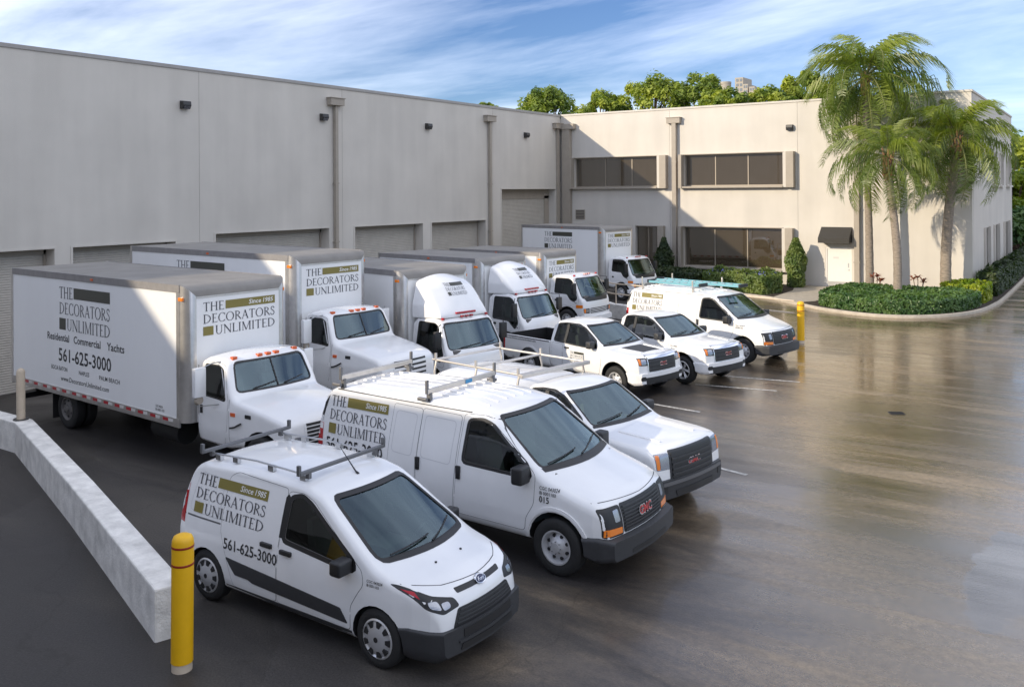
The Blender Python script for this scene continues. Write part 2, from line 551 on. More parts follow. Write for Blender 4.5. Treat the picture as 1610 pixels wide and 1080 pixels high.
class MB:
    """collects shapes into one mesh"""

    def __init__(self):
        self.v, self.f, self.m = [], [], []

    def add(self, vs, fs, mi=0, T=None):
        k = len(self.v)
        if T is not None:
            vs = [T @ Vector(p) for p in vs]
        self.v += [tuple(p) for p in vs]
        self.f += [tuple(i + k for i in q) for q in fs]
        self.m += [mi] * len(fs)
        return self

    def box(self, x0, x1, y0, y1, z0, z1, mi=0, T=None):
        vs = [(x, y, z) for z in (z0, z1) for y in (y0, y1) for x in (x0, x1)]
        fs = [(0, 2, 3, 1), (4, 5, 7, 6), (0, 1, 5, 4), (2, 6, 7, 3), (0, 4, 6, 2), (1, 3, 7, 5)]
        return self.add(vs, fs, mi, T)

    def cyl(self, p0, p1, r0, r1=None, n=12, mi=0, caps=True):
        p0, p1 = Vector(p0), Vector(p1)
        r1 = r0 if r1 is None else r1
        d = (p1 - p0).normalized()
        a = d.orthogonal().normalized()
        b = d.cross(a)
        vs, fs = [], []
        for p, r in ((p0, r0), (p1, r1)):
            for i in range(n):
                t = 2 * PI * i / n
                vs.append(p + a * (r * math.cos(t)) + b * (r * math.sin(t)))
        for i in range(n):
            j = (i + 1) % n
            fs.append((i, j, n + j, n + i))
        if caps:
            fs.append(tuple(range(n - 1, -1, -1)))
            fs.append(tuple(range(n, 2 * n)))
        return self.add(vs, fs, mi)

    def tube(self, pts, r, n=8, mi=0, radii=None):
        pts = [Vector(p) for p in pts]
        vs, fs = [], []
        a = None
        for i, p in enumerate(pts):
            d = (pts[min(i + 1, len(pts) - 1)] - pts[max(i - 1, 0)]).normalized()
            a = d.orthogonal() if a is None else a - d * a.dot(d)
            if a.length < 1e-6:
                a = d.orthogonal()
            a.normalize()
            b = d.cross(a)
            rr = radii[i] if radii else r
            for k in range(n):
                t = 2 * PI * k / n
                vs.append(p + a * (rr * math.cos(t)) + b * (rr * math.sin(t)))
        for i in range(len(pts) - 1):
            for k in range(n):
                j = (k + 1) % n
                fs.append((i * n + k, i * n + j, (i + 1) * n + j, (i + 1) * n + k))
        fs.append(tuple(range(n - 1, -1, -1)))
        fs.append(tuple(range((len(pts) - 1) * n, len(pts) * n)))
        return self.add(vs, fs, mi)

    def prism(self, poly, a, b, plane='xz', mi=0):
        def P(u, v, w):
            return {'xz': (u, w, v), 'xy': (u, v, w), 'yz': (w, u, v)}[plane]
        n = len(poly)
        vs = [P(u, v, a) for u, v in poly] + [P(u, v, b) for u, v in poly]
        fs = [tuple(range(n)), tuple(range(2 * n - 1, n - 1, -1))]
        fs += [(i, n + i, n + (i + 1) % n, (i + 1) % n) for i in range(n)]
        return self.add(vs, fs, mi)

    def lathe(self, prof, n=28, mi=0, axis='y', c=(0, 0, 0)):
        """prof: (radius, axial) list"""
        vs, fs = [], []
        for r, a in prof:
            for k in range(n):
                t = 2 * PI * k / n
                u, w = r * math.cos(t), r * math.sin(t)
                vs.append((c[0] + u, c[1] + a, c[2] + w) if axis == 'y' else (c[0] + u, c[1] + w, c[2] + a))
        for i in range(len(prof) - 1):
            for k in range(n):
                j = (k + 1) % n
                fs.append((i * n + k, i * n + j, (i + 1) * n + j, (i + 1) * n + k))
        return self.add(vs, fs, mi)

    def mesh(self, name, mats, bevel=0.0, smooth=None, seg=2, recalc=True):
        me = bpy.data.meshes.new(name)
        me.from_pydata(self.v, [], self.f)
        me.polygons.foreach_set('material_index', self.m)
        if not isinstance(mats, (list, tuple)):
            mats = [mats]
        for m_ in mats:
            me.materials.append(m_)
        if recalc or bevel:
            bm = bmesh.new()
            bm.from_mesh(me)
            if bevel:
                bmesh.ops.remove_doubles(bm, verts=bm.verts, dist=1e-5)
            bmesh.ops.recalc_face_normals(bm, faces=bm.faces)
            if bevel:
                es = [e for e in bm.edges if len(e.link_faces) == 2 and e.calc_face_angle(0) > 0.5]
                bmesh.ops.bevel(bm, geom=es, offset=bevel, segments=seg, profile=0.6, affect='EDGES', clamp_overlap=True)
            bm.to_mesh(me)
            bm.free()
        if smooth is not None:
            me.polygons.foreach_set('use_smooth', [True] * len(me.polygons))
            me.set_sharp_from_angle(angle=math.radians(smooth))
        me.update()
        return me

    def build(self, name, mats, parent=None, bevel=0.0, smooth=None, seg=2, loc=None, rz=None):
        return link(name, self.mesh(name, mats, bevel, smooth, seg), parent, loc, rz)


def bx(name, m, parent, x0, x1, y0, y1, z0, z1, bevel=0.0, smooth=None):
    return MB().box(x0, x1, y0, y1, z0, z1).build(name, M[m] if isinstance(m, str) else m, parent, bevel, smooth)


def lin(poly, x):
    if x <= poly[0][0]:
        return poly[0][1]
    for (a, b), (c, d) in zip(poly, poly[1:]):
        if x <= c:
            return b if c - a < 1e-9 else b + (d - b) * (x - a) / (c - a)
    return poly[-1][1]


def fillet(poly, d=0.08, n=4):
    out = [poly[0]]
    for p, q, r in zip(poly, poly[1:], poly[2:]):
        p_, q_, r_ = Vector(p), Vector(q), Vector(r)
        a = q_ + (p_ - q_).normalized() * min(d, (p_ - q_).length * 0.45)
        b = q_ + (r_ - q_).normalized() * min(d, (r_ - q_).length * 0.45)
        for i in range(n + 1):
            t = i / n
            out.append(tuple(a * (1 - t) ** 2 + q_ * (2 * t * (1 - t)) + b * t * t))
    out.append(poly[-1])
    return out


def sstep(a, b, x):
    t = min(1, max(0, (x - a) / (b - a))) if b != a else float(x > a)
    return t * t * (3 - 2 * t)


# ------------------------------------------------------------------ vehicle body tools
class Body:
    """a lofted vehicle body with a ray-castable outer surface"""

    def __init__(self, top, bot, W, plan, rt=0.10, rb=0.05, crown=0.03, bow=None, dx=0.07, ns=14, dw=0.0, fd=0.07,
                 xr=None, ztop=None, zbot=None, tumble=None):
        self.top = fillet(top, fd) if fd else top
        self.bot = fillet(bot, fd * 0.6) if fd else bot
        self.W, self.plan, self.bow, self.dw = W, plan, bow, dw
        x0, x1 = max(top[0][0], bot[0][0]), min(top[-1][0], bot[-1][0])
        if xr:
            x0, x1 = max(x0, xr[0]), min(x1, xr[1])
        xs = sorted({round(x, 4) for x, _ in self.top + self.bot + plan if x0 < x < x1} | {x0, x1})
        full = []
        for a, b in zip(xs, xs[1:]):
            if b - a < 1e-4:
                continue
            k = max(1, int(math.ceil((b - a) / dx)))
            full += [a + (b - a) * i / k for i in range(k)]
        full.append(xs[-1])
        rings = []
        for x in full:
            zt, zb = lin(self.top, x), lin(self.bot, x)
            if ztop is not None:
                zt = min(zt, ztop(x) if callable(ztop) else ztop)
            if zbot is not None:
                zb = max(zb, zbot(x) if callable(zbot) else zbot)
            h = max(zt - zb, 0.02)
            r = min(rt, h * 0.4)
            q = min(rb, h * 0.2)
            cr = min(crown, h * 0.2)
            zc = zt - cr - r
            half = [(0.0, zb), (self.hw(x, zb) * 0.6, zb), (max(0.02, self.hw(x, zb + q) - q), zb)]
            for i in range(ns + 1):
                z = zb + q + (zc - zb - q) * i / ns
                half.append((self.hw(x, z), z))
            w = self.hw(x, zc)
            for i in range(1, 6):
                a = PI / 2 * i / 5
                half.append((w - r + r * math.cos(a), zc + r * math.sin(a)))
            for i in range(1, 5):
                y = (w - r) * (1 - i / 4)
                half.append((y, zt - cr * (y / max(w - r, 1e-3)) ** 2))
            ring = [(x, -y, z) for y, z in half] + [(x, y, z) for y, z in half[-2:0:-1]]
            rings.append([self.bend(p) for p in ring])
        m = len(rings[0])
        self.v = [p for r in rings for p in r]
        self.f = []
        for i in range(len(rings) - 1):
            for k in range(m):
                j = (k + 1) % m
                self.f.append((i * m + k, i * m + j, (i + 1) * m + j, (i + 1) * m + k))
        self.f.append(tuple(range(m - 1, -1, -1)))
        n = (len(rings) - 1) * m
        self.f.append(tuple(range(n, n + m)))
        self.me = bpy.data.meshes.new('loft')
        self.me.from_pydata(self.v, [], self.f)
        bm = bmesh.new()
        bm.from_mesh(self.me)
        bmesh.ops.recalc_face_normals(bm, faces=bm.faces)
        bmesh.ops.triangulate(bm, faces=[f for f in bm.faces if len(f.verts) > 4])
        bm.to_mesh(self.me)
        self.bvh = BVHTree.FromBMesh(bm)
        bm.free()
        self.me.polygons.foreach_set('use_smooth', [True] * len(self.me.polygons))
        self.me.set_sharp_from_angle(angle=math.radians(38))
        self.me.update()

    def hw(self, x, z):
        return (lin(self.W, z) + self.dw) * lin(self.plan, x)

    def bend(self, p):
        if not self.bow:
            return p
        b, xa, xb, wm = self.bow
        return (p[0] - b * sstep(xa, xb, p[0]) * (p[1] / wm) ** 2, p[1], p[2])

    def carve(self, cutters, mats):
        """boolean difference; cut faces take material 1"""
        ob = link('carve_tmp', self.me.copy())
        tmp = []
        for c in cutters:
            cm = c.me if isinstance(c, Body) else c.mesh('cut', [])
            co = link('cut_tmp', cm)
            tmp.append(co)
            md = ob.modifiers.new('b', 'BOOLEAN')
            md.operation = 'DIFFERENCE'
            md.object = co
            md.solver = 'EXACT'
        bpy.context.view_layer.update()
        dg = bpy.context.evaluated_depsgraph_get()
        me = bpy.data.meshes.new_from_object(ob.evaluated_get(dg), depsgraph=dg)
        for t in tmp + [ob]:
            bpy.data.objects.remove(t)
        me.materials.clear()
        for m_ in mats:
            me.materials.append(m_)
        src = self.me
        cn = [tuple(c.vector) for c in src.corner_normals]
        normals = []
        for p in me.polygons:
            loc, nor, idx, dist = self.bvh.find_nearest(p.center)
            on = dist is not None and dist < 2e-3 and p.normal.dot(nor) > 0.6
            low = p.center.z < 1.0 and abs(p.center.y) > 0.5
            p.material_index = 0 if on else (min(2, len(mats) - 1) if low else 1)
            p.use_smooth = True
            for li in p.loop_indices:
                n = p.normal
                if on:
                    co = me.vertices[me.loops[li].vertex_index].co
                    l2, n2, i2, d2 = self.bvh.find_nearest(co + p.normal * 0.001)
                    sp = src.polygons[i2]
                    if sp.normal.dot(p.normal) < 0.75:
                        sp = src.polygons[idx]
                    acc = Vector((0, 0, 0))
                    for sl in sp.loop_indices:
                        d = (src.vertices[src.loops[sl].vertex_index].co - co).length + 1e-4
                        acc += Vector(cn[sl]) / (d * d)
                    n = acc.normalized()
                normals.append(n)
        me.normals_split_custom_set(normals)
        me.update()
        return me

    def cast(self, mode, u, v):
        if mode == 'R':
            o, d = Vector((u, -4, v)), Vector((0, 1, 0))
        elif mode == 'L':
            o, d = Vector((u, 4, v)), Vector((0, -1, 0))
        elif mode == 'F':
            o, d = Vector((8, u, v)), Vector((-1, 0, 0))
        elif mode == 'B':
            o, d = Vector((-12, u, v)), Vector((1, 0, 0))
        else:
            o, d = Vector((u, v, 6)), Vector((0, 0, -1))
        loc, nor, i, dist = self.bvh.ray_cast(o, d)
        if loc is None:
            loc, nor, i, dist = self.bvh.find_nearest(o + d * 4)
        return loc, nor, d

    def panel(self, name, material, parent, mode, outer, holes=(), off=0.003, thick=0.012, grid=0.12):
        loops = [[Vector((u, v, 0)) for u, v in outer]] + [[Vector((u, v, 0)) for u, v in h] for h in holes]
        flat = [p for l in loops for p in l]
        tris = tessellate_polygon(loops)
        bm = bmesh.new()
        vs = [bm.verts.new(p) for p in flat]
        for t in tris:
            try:
                bm.faces.new([vs[i] for i in t])
            except ValueError:
                pass
        for ax in (0, 1):
            lo, hi = min(p[ax] for p in flat), max(p[ax] for p in flat)
            k = int((hi - lo) / grid)
            for i in range(1, k + 1):
                c = lo + (hi - lo) * i / (k + 1)
                co = Vector((c, 0, 0)) if ax == 0 else Vector((0, c, 0))
                no = Vector((1, 0, 0)) if ax == 0 else Vector((0, 1, 0))
                bmesh.ops.bisect_plane(bm, geom=bm.verts[:] + bm.edges[:] + bm.faces[:], plane_co=co, plane_no=no, dist=1e-5)
        dirs = {}
        for v in bm.verts:
            loc, nor, d = self.cast(mode, v.co.x, v.co.y)
            if nor.dot(d) > 0:
                nor = -nor
            v.co = loc + nor * off
        for f in bm.faces:
            f.normal_update()
        ref = self.cast(mode, *outer[0])[2]
        for f in bm.faces:
            if f.normal.dot(ref) > 0:
                f.normal_flip()
        if thick:
            edges = [e for e in bm.edges if len(e.link_faces) == 1]
            r = bmesh.ops.extrude_edge_only(bm, edges=edges)
            bmesh.ops.translate(bm, verts=[g for g in r['geom'] if isinstance(g, bmesh.types.BMVert)], vec=ref * thick)
            bmesh.ops.recalc_face_normals(bm, faces=bm.faces)
        me = bpy.data.meshes.new(name)
        bm.to_mesh(me)
        bm.free()
        me.materials.append(M[material] if isinstance(material, str) else material)
        me.polygons.foreach_set('use_smooth', [True] * len(me.polygons))
        me.set_sharp_from_angle(angle=math.radians(30))
        return link(name, me, parent)

    def seam(self, name, parent, mode, outer, w=0.0065, off=0.0012, material='seam'):
        """dark gap or painted crease line that follows an outline"""
        return self.panel(name, material, parent, mode, grow(outer, w), [outer], off, 0.0, 0.15)

    def decal(self, name, material, parent, mode, shapes, u0, v0, s, sx=1.0, flip=False, off=0.0085):
        """flat shapes (verts, faces) laid on the surface"""
        vs, fs = [], []
        for sv, sf in refine(shapes, 0.07 / s):
            k = len(vs)
            for x, y in sv:
                u = u0 + (-x if flip else x) * s * sx
                loc, nor, d = self.cast(mode, u, v0 + y * s)
                if nor.dot(d) > 0:
                    nor = -nor
                vs.append(loc + nor * off)
            fs += [tuple(i + k for i in f) for f in sf]
        me = bpy.data.meshes.new(name)
        me.from_pydata(vs, [], fs)
        me.materials.append(M[material])
        return link(name, me, parent)


def refine(shapes, mx):
    """split long quads so that they follow a curved panel"""
    out = []
    for sv, sf in shapes:
        nv, nf = list(sv), []
        for f in sf:
            if len(f) != 4:
                nf.append(f)
                continue
            P = [Vector(sv[i]) for i in f]
            a = max(1, min(12, int(math.ceil(max((P[1] - P[0]).length, (P[2] - P[3]).length) / mx))))
            c = max(1, min(12, int(math.ceil(max((P[3] - P[0]).length, (P[2] - P[1]).length) / mx))))
            if a * c == 1:
                nf.append(f)
                continue
            k = len(nv)
            for j in range(c + 1):
                for i in range(a + 1):
                    nv.append(tuple(P[0].lerp(P[1], i / a).lerp(P[3].lerp(P[2], i / a), j / c)))
            for j in range(c):
                for i in range(a):
                    q = k + j * (a + 1) + i
                    nf.append((q, q + 1, q + a + 2, q + a + 1))
        out.append((nv, nf))
    return out


def area2(p):
    return sum(a[0] * b[1] - b[0] * a[1] for a, b in zip(p, p[1:] + p[:1]))


def grow(poly, w):
    """offset an outline outwards"""
    s = 1 if area2(poly) > 0 else -1
    out = []
    n = len(poly)
    for i in range(n):
        p, q, r = Vector(poly[i - 1]), Vector(poly[i]), Vector(poly[(i + 1) % n])
        a, b = (q - p).normalized(), (r - q).normalized()
        na, nb = Vector((a.y, -a.x)) * s, Vector((b.y, -b.x)) * s
        t = (na + nb)
        t = t.normalized() if t.length > 1e-6 else na
        out.append(tuple(q + t * (w / max(0.5, t.dot(na)))))
    return out


def rpoly(poly, d=0.05, n=3):
    """round the corners of a closed outline"""
    out = []
    m = len(poly)
    for i in range(m):
        p, q, r = Vector(poly[i - 1]), Vector(poly[i]), Vector(poly[(i + 1) % m])
        a = q + (p - q).normalized() * min(d, (p - q).length * 0.45)
        b = q + (r - q).normalized() * min(d, (r - q).length * 0.45)
        for k in range(n + 1):
            t = k / n
            out.append(tuple(a * (1 - t) ** 2 + q * (2 * t * (1 - t)) + b * t * t))
    return out


def rect(a, b, c, d):
    return [(a, c), (b, c), (b, d), (a, d)]


# ------------------------------------------------------------------ lettering
_tcache = {}


def text2d(s, bold=0.0, shear=0.0, sx=1.0, res=2):
    """sans lettering as flat shapes, cap height about 1; returns (verts, faces), width"""
    key = (s, bold, shear, sx)
    if key in _tcache:
        return _tcache[key]
    cu = bpy.data.curves.new('t', 'FONT')
    cu.body = s
    cu.offset = bold
    cu.shear = shear
    cu.resolution_u = res
    cu.fill_mode = 'FRONT'
    o = link('t', cu)
    bpy.context.view_layer.update()
    dg = bpy.context.evaluated_depsgraph_get()
    me = bpy.data.meshes.new_from_object(o.evaluated_get(dg), depsgraph=dg)
    vs = [(v.co.x, v.co.y) for v in me.vertices]
    fs = [tuple(p.vertices) for p in me.polygons]
    bpy.data.objects.remove(o)
    k = 1 / 0.70
    x0 = min(v[0] for v in vs)
    vs = [((x - x0) * k * sx, y * k) for x, y in vs]
    r = ((vs, fs), max(v[0] for v in vs))
    _tcache[key] = r
    return r


def _q(x0, y0, x1, y1, w):
    d = Vector((x1 - x0, y1 - y0)).normalized()
    n = Vector((-d.y, d.x)) * w / 2
    a, b = Vector((x0, y0)), Vector((x1, y1))
    return [tuple(a + n), tuple(a - n), tuple(b - n), tuple(b + n)]


def _ring(cx, cy, rx, ry, tx, ty, a0, a1, n=18):
    out = []
    for i in range(n):
        q = []
        for t, k in ((i, 0), (i, 1), (i + 1, 1), (i + 1, 0)):
            a = math.radians(a0 + (a1 - a0) * t / n)
            q.append((cx + (rx - tx * k) * math.cos(a), cy + (ry - ty * k) * math.sin(a)))
        out.append(q)
    return out


TK, TN = 0.125, 0.055


def _st(x, y0=0.0, y1=1.0, w=TK, s0=True, s1=True):
    o = [[(x - w / 2, y0), (x + w / 2, y0), (x + w / 2, y1), (x - w / 2, y1)]]
    for f, y in ((s0, y0), (s1, y1 - 0.04)):
        if f:
            o.append([(x - w / 2 - 0.07, y), (x + w / 2 + 0.07, y), (x + w / 2 + 0.07, y + 0.04), (x - w / 2 - 0.07, y + 0.04)])
    return o


def _bar(x0, x1, y, w=TN):
    return [[(x0, y - w / 2), (x1, y - w / 2), (x1, y + w / 2), (x0, y + w / 2)]]


def _curve(pts, w):
    return [_q(*a, *b, w) for a, b in zip(pts, pts[1:])]


GLY = {
    'T': (0.72, _st(0.36, s1=False) + _bar(0.03, 0.69, 0.97) + [_q(0.045, 0.99, 0.045, 0.84, 0.04), _q(0.675, 0.99, 0.675, 0.84, 0.04)]),
    'H': (0.86, _st(0.16) + _st(0.70) + _bar(0.16, 0.70, 0.52)),
    'E': (0.64, _st(0.16) + _bar(0.16, 0.56, 0.97) + _bar(0.16, 0.46, 0.52) + _bar(0.16, 0.60, 0.03) + [_q(0.555, 1.0, 0.555, 0.86, 0.04), _q(0.595, 0, 0.595, 0.15, 0.04)]),
    'D': (0.90, _st(0.16) + _ring(0.18, 0.5, 0.67, 0.5, 0.125, 0.05, -90, 90)),
    'C': (0.84, _ring(0.47, 0.5, 0.43, 0.52, 0.12, 0.05, 42, 318) + [_q(0.78, 0.98, 0.78, 0.74, 0.04), _q(0.78, 0.04, 0.78, 0.24, 0.035)]),
    'O': (0.96, _ring(0.48, 0.5, 0.46, 0.52, 0.125, 0.05, 0, 360, 26)),
    'R': (0.76, _st(0.16) + _ring(0.18, 0.745, 0.44, 0.255, 0.12, 0.05, -90, 90, 12) + [_q(0.34, 0.5, 0.72, 0.02, 0.115)]),
    'A': (0.84, [_q(0.10, 0, 0.43, 1.0, TN), _q(0.40, 1.0, 0.73, 0, TK)] + _bar(0.2, 0.62, 0.34) + _bar(0.01, 0.21, 0.02, 0.04) + _bar(0.60, 0.84, 0.02, 0.04)),
    'S': (0.58, _curve([(0.48, 0.78), (0.45, 0.9), (0.35, 0.97), (0.22, 0.97), (0.12, 0.89), (0.10, 0.76), (0.17, 0.64), (0.32, 0.53), (0.45, 0.41), (0.49, 0.27), (0.44, 0.11), (0.32, 0.02), (0.18, 0.02), (0.08, 0.10), (0.06, 0.24)], 0.088)),
    'U': (0.84, _st(0.16, 0.3, 1, s0=False) + _st(0.69, 0.3, 1, w=TN, s0=False) + _ring(0.407, 0.31, 0.31, 0.33, 0.10, 0.055, 180, 360, 14)),
    'N': (0.90, _st(0.14, w=TN, s1=False) + _st(0.77, w=TN, s0=False) + [_q(0.10, 0.99, 0.79, 0.0, TK)] + _bar(0.0, 0.16, 0.98, 0.04)),
    'L': (0.62, _st(0.16) + _bar(0.16, 0.58, 0.03) + [_q(0.575, 0, 0.575, 0.16, 0.04)]),
    'I': (0.36, _st(0.18)),
    'M': (1.06, _st(0.13, w=TN) + _st(0.92, w=TK) + [_q(0.14, 1.0, 0.50, 0.03, 0.11), _q(0.49, 0.03, 0.89, 1.0, TN)]),
}


def serif2d(s, width=None, gap=0.05):
    vs, fs, x = [], [], 0.0
    for ch in s:
        w, qs = GLY[ch]
        for q in qs:
            k = len(vs)
            vs += [(x + px, py) for px, py in q]
            fs.append(tuple(range(k, k + len(q))))
        x += w + gap
    x -= gap
    sc = 1.0 if width is None else width / x
    return ([(a * sc, b) for a, b in vs], fs), x * sc


def shift(shape, dx, dy, sx=1.0, sy=None):
    vs, fs = shape
    sy = sx if sy is None else sy
    return ([(x * sx + dx, y * sy + dy) for x, y in vs], fs)


def quad(x0, x1, y0, y1):
    return ([(x0, y0), (x1, y0), (x1, y1), (x0, y1)], [(0, 1, 2, 3)])


def logo(since=True):
    """three-line wordmark, 2.15 wide and 1 high: {ink: shapes, bar: shapes, white: shapes}"""
    W = 2.15
    h = 0.27
    a, wa = serif2d('THE')
    a = shift(a, 0.0, 0.73, 0.60 / wa, h)
    b, wb = serif2d('DECORATORS')
    b = shift(b, 0.0, 0.365, W / wb, h)
    c, wc = serif2d('UNLIMITED')
    c = shift(c, 0.34, 0.0, (W - 0.34) / wc, h)
    out = {'ink': [a, b, c], 'bar': [quad(0.64, W, 0.745, 1.0)], 'square': [quad(0.0, 0.29, 0.0, h)], 'white': []}
    if since:
        t, wt = text2d('Since', 0.012, 0.18, 0.8)
        t2, wt2 = text2d('1985', 0.012, 0.18, 0.8)
        out['white'] = [shift(t, W - 0.06 - 0.76, 0.81, 0.38 / wt, 0.14), shift(t2, W - 0.06 - 0.32, 0.81, 0.32 / wt2, 0.14)]
    return out


PHONE = text2d('561-625-3000', 0.012, 0.0, 0.82)


def flat_decal(name, material, parent, shapes, fn):
    vs, fs = [], []
    for sv, sf in shapes:
        k = len(vs)
        vs += [fn(x, y) for x, y in sv]
        fs += [tuple(i + k for i in f) for f in sf]
    me = bpy.data.meshes.new(name)
    me.from_pydata(vs, [], fs)
    me.materials.append(M[material])
    return link(name, me, parent)


def fit_text(s, width, height, bold=0.0, shear=0.0):
    (vs, fs), w = text2d(s, bold, shear)
    return shift((vs, fs), 0, 0, width / w, height)


# ------------------------------------------------------------------ wheels
_wcache = {}


def wheel(parent, x, y, r, kind, width=0.22, side=-1):
    """tyre with a rim under it; side is the outer face (-1 right, 1 left)"""
    key = (round(r, 3), kind, width)
    if key not in _wcache:
        rr = {'cover': 0.66, 'steel': 0.58, 'spoke': 0.64, 'truck': 0.56, 'small': 0.56}[kind] * r
        h = width / 2
        t = MB()
        prof = [(rr - 0.01, -h * 0.55), (rr, -h * 0.86), (rr + 0.03, -h * 0.98), (r - 0.06, -h), (r - 0.025, -h * 0.9),
                (r - 0.004, -h * 0.74), (r, -h * 0.5), (r, h * 0.5), (r - 0.004, h * 0.74), (r - 0.025, h * 0.9),
                (r - 0.06, h), (rr + 0.03, h * 0.98), (rr, h * 0.86), (rr - 0.01, h * 0.55)]
        t.lathe(prof, 36)
        tm = t.mesh('wheel', M['rubber'], smooth=35)
        g = MB()
        f = -h * 0.80                       # outer face towards -y
        if kind == 'cover':
            g.lathe([(rr + 0.006, f - 0.012), (rr - 0.012, f - 0.022), (rr - 0.03, f - 0.008), (rr * 0.55, f - 0.034), (rr * 0.2, f - 0.04), (0.0, f - 0.04)], 36)
            for i in range(9):
                a = 2 * PI * i / 9
                for k, (ra, rb2, wd) in enumerate(((rr * 0.60, rr * 0.89, 0.036),)):
                    c, s = math.cos(a), math.sin(a)
                    p = [((ra * c - wd * 0.6 * s), (ra * s + wd * 0.6 * c)), ((rb2 * c - wd * s), (rb2 * s + wd * c)), ((rb2 * c + wd * s), (rb2 * s - wd * c)), ((ra * c + wd * 0.6 * s), (ra * s - wd * 0.6 * c))]
                    g.prism(p, f - 0.020 - 0.012, f + 0.01, 'xz', 1)
            g.lathe([(0.03, f - 0.036), (0.03, f - 0.046), (0, f - 0.046)], 12, 1)
        elif kind in ('steel', 'truck', 'small'):
            d = 0.055 if kind == 'steel' else 0.03
            g.lathe([(rr + 0.008, f - 0.02), (rr - 0.012, f - 0.02), (rr - 0.03, f + 0.03), (rr * 0.80, f + d), (rr * 0.55, f + d * 0.4), (rr * 0.42, f + 0.0), (rr * 0.30, f - 0.01), (rr * 0.28, f - 0.035), (0, f - 0.04)], 36)
            n = 8 if kind == 'steel' else 6
            for i in range(n):
                a = 2 * PI * (i + 0.5) / n
                c, s = math.cos(a), math.sin(a)
                R_ = rr * 0.69
                g.cyl((R_ * c, f + d * 0.62 - 0.010, R_ * s), (R_ * c, f + d + 0.03, R_ * s), rr * 0.105, n=10, mi=1)
            for i in range(8):
                a = 2 * PI * i / 8
                c, s = math.cos(a), math.sin(a)
                g.cyl((rr * 0.36 * c, f - 0.03, rr * 0.36 * s), (rr * 0.36 * c, f + 0.02, rr * 0.36 * s), rr * 0.035, n=6, mi=2)
        else:
            g.lathe([(rr + 0.006, f - 0.012), (rr - 0.012, f - 0.02), (rr - 0.028, f + 0.02), (rr * 0.86, f + 0.07)], 36)
            g.lathe([(rr * 0.9, f + 0.07), (0, f + 0.07)], 24, 1)
            g.lathe([(rr * 0.27, f + 0.05), (rr * 0.26, f - 0.005), (rr * 0.12, f - 0.012), (0, f - 0.012)], 24)
            for i in range(6):
                a = 2 * PI * i / 6
                for o in (-0.10, 0.10):
                    c, s = math.cos(a + o * 0.4), math.sin(a + o * 0.4)
                    c2, s2 = math.cos(a + o * 1.3), math.sin(a + o * 1.3)
                    g.cyl((rr * 0.2 * c, f + 0.02, rr * 0.2 * s), (rr * 0.92 * c2, f + 0.012, rr * 0.92 * s2), 0.020, 0.016, 6)
        gm = g.mesh('rim', [M[{'cover': 'rim', 'steel': 'steelrim', 'truck': 'rimwhite', 'small': 'steelrim', 'spoke': 'rim'}[kind]], M['hole'], M['chrome']], smooth=32)
        _wcache[key] = (tm, gm)
    tm, gm = _wcache[key]
    o = link('wheel', tm, parent, (x, y, r))
    if side > 0:
        o.rotation_euler = (0, 0, PI)
    link('rim', gm, o)
    return o


def wipers(b, root, pts, off=0.02):
    """blade lying on the glass; pts are (y, z) in front view"""
    for p in pts:
        c = []
        for i in range(7):
            t = i / 6
            y, z = p[0][0] + (p[1][0] - p[0][0]) * t, p[0][1] + (p[1][1] - p[0][1]) * t
            loc, nor, d = b.cast('F', y, z)
            c.append(loc + nor * (off if nor.dot(d) < 0 else -off))
        MB().tube(c, 0.011, 6).build('wiper', M['black'], root)


def mirror(root, x, y, z, s, w=0.12, d=0.16, h=0.17, material='black', arm=True):
    m = MB()
    m.box(x - d * 0.4, x + d * 0.6, min(y, y + s * w * 1.8), max(y, y + s * w * 1.8), z, z + h)
    o = m.build('wing_mirror', M[material], root, bevel=0.035, smooth=40, seg=3)
    MB().box(x - d * 0.4 - 0.004, x - d * 0.4 + 0.004, y + s * w * 0.15 - 0.0, y + s * w * 1.65, z + 0.02, z + h - 0.02).build('mirror_glass', M['chrome'], o)
    if arm:
        MB().box(x - 0.04, x + 0.05, min(y - s * 0.12, y + s * 0.02), max(y - s * 0.12, y + s * 0.02), z + 0.01, z + 0.07).build('mirror_arm', M['black'], o, bevel=0.01)
    return o


def cabin(root, xd, xs, zf, w, roof_z, seats=(-0.42, 0.42), dash_h=0.5, seat_h=0.62, bench=False):
    """dashboard, steering wheel and seats inside the cab"""
    bx('dashboard', 'interior', root, xd - 0.42, xd, -w, w, zf + 0.1, zf + dash_h, 0.06, 40)
    m = MB()
    c = Vector((xd - 0.52, 0.40, zf + dash_h - 0.02))
    ring = []
    for i in range(17):
        t = 2 * PI * i / 16
        ring.append(c + Vector((0.07 * math.cos(t), 0.19 * math.sin(t), 0.17 * math.cos(t))))
    m.tube(ring, 0.015, 6)
    m.cyl(c, c + Vector((0.2, 0, -0.1)), 0.03, n=8)
    m.build('steering_wheel', M['black'], root, smooth=40)
    for y in seats:
        g = MB()
        g.box(xs - 0.1, xs + 0.42, y - 0.24, y + 0.24, zf + 0.12, zf + 0.30)
        g.prism([(xs - 0.12, zf + 0.2), (xs + 0.06, zf + 0.2), (xs - 0.06, zf + 0.2 + seat_h), (xs - 0.18, zf + 0.2 + seat_h)], y - 0.23, y + 0.23, 'xz')
        if not bench:
            g.box(xs - 0.20, xs - 0.10, y - 0.12, y + 0.12, zf + 0.22 + seat_h, zf + 0.40 + seat_h)
        g.build('seat', M['seat'], root, bevel=0.04, smooth=40)


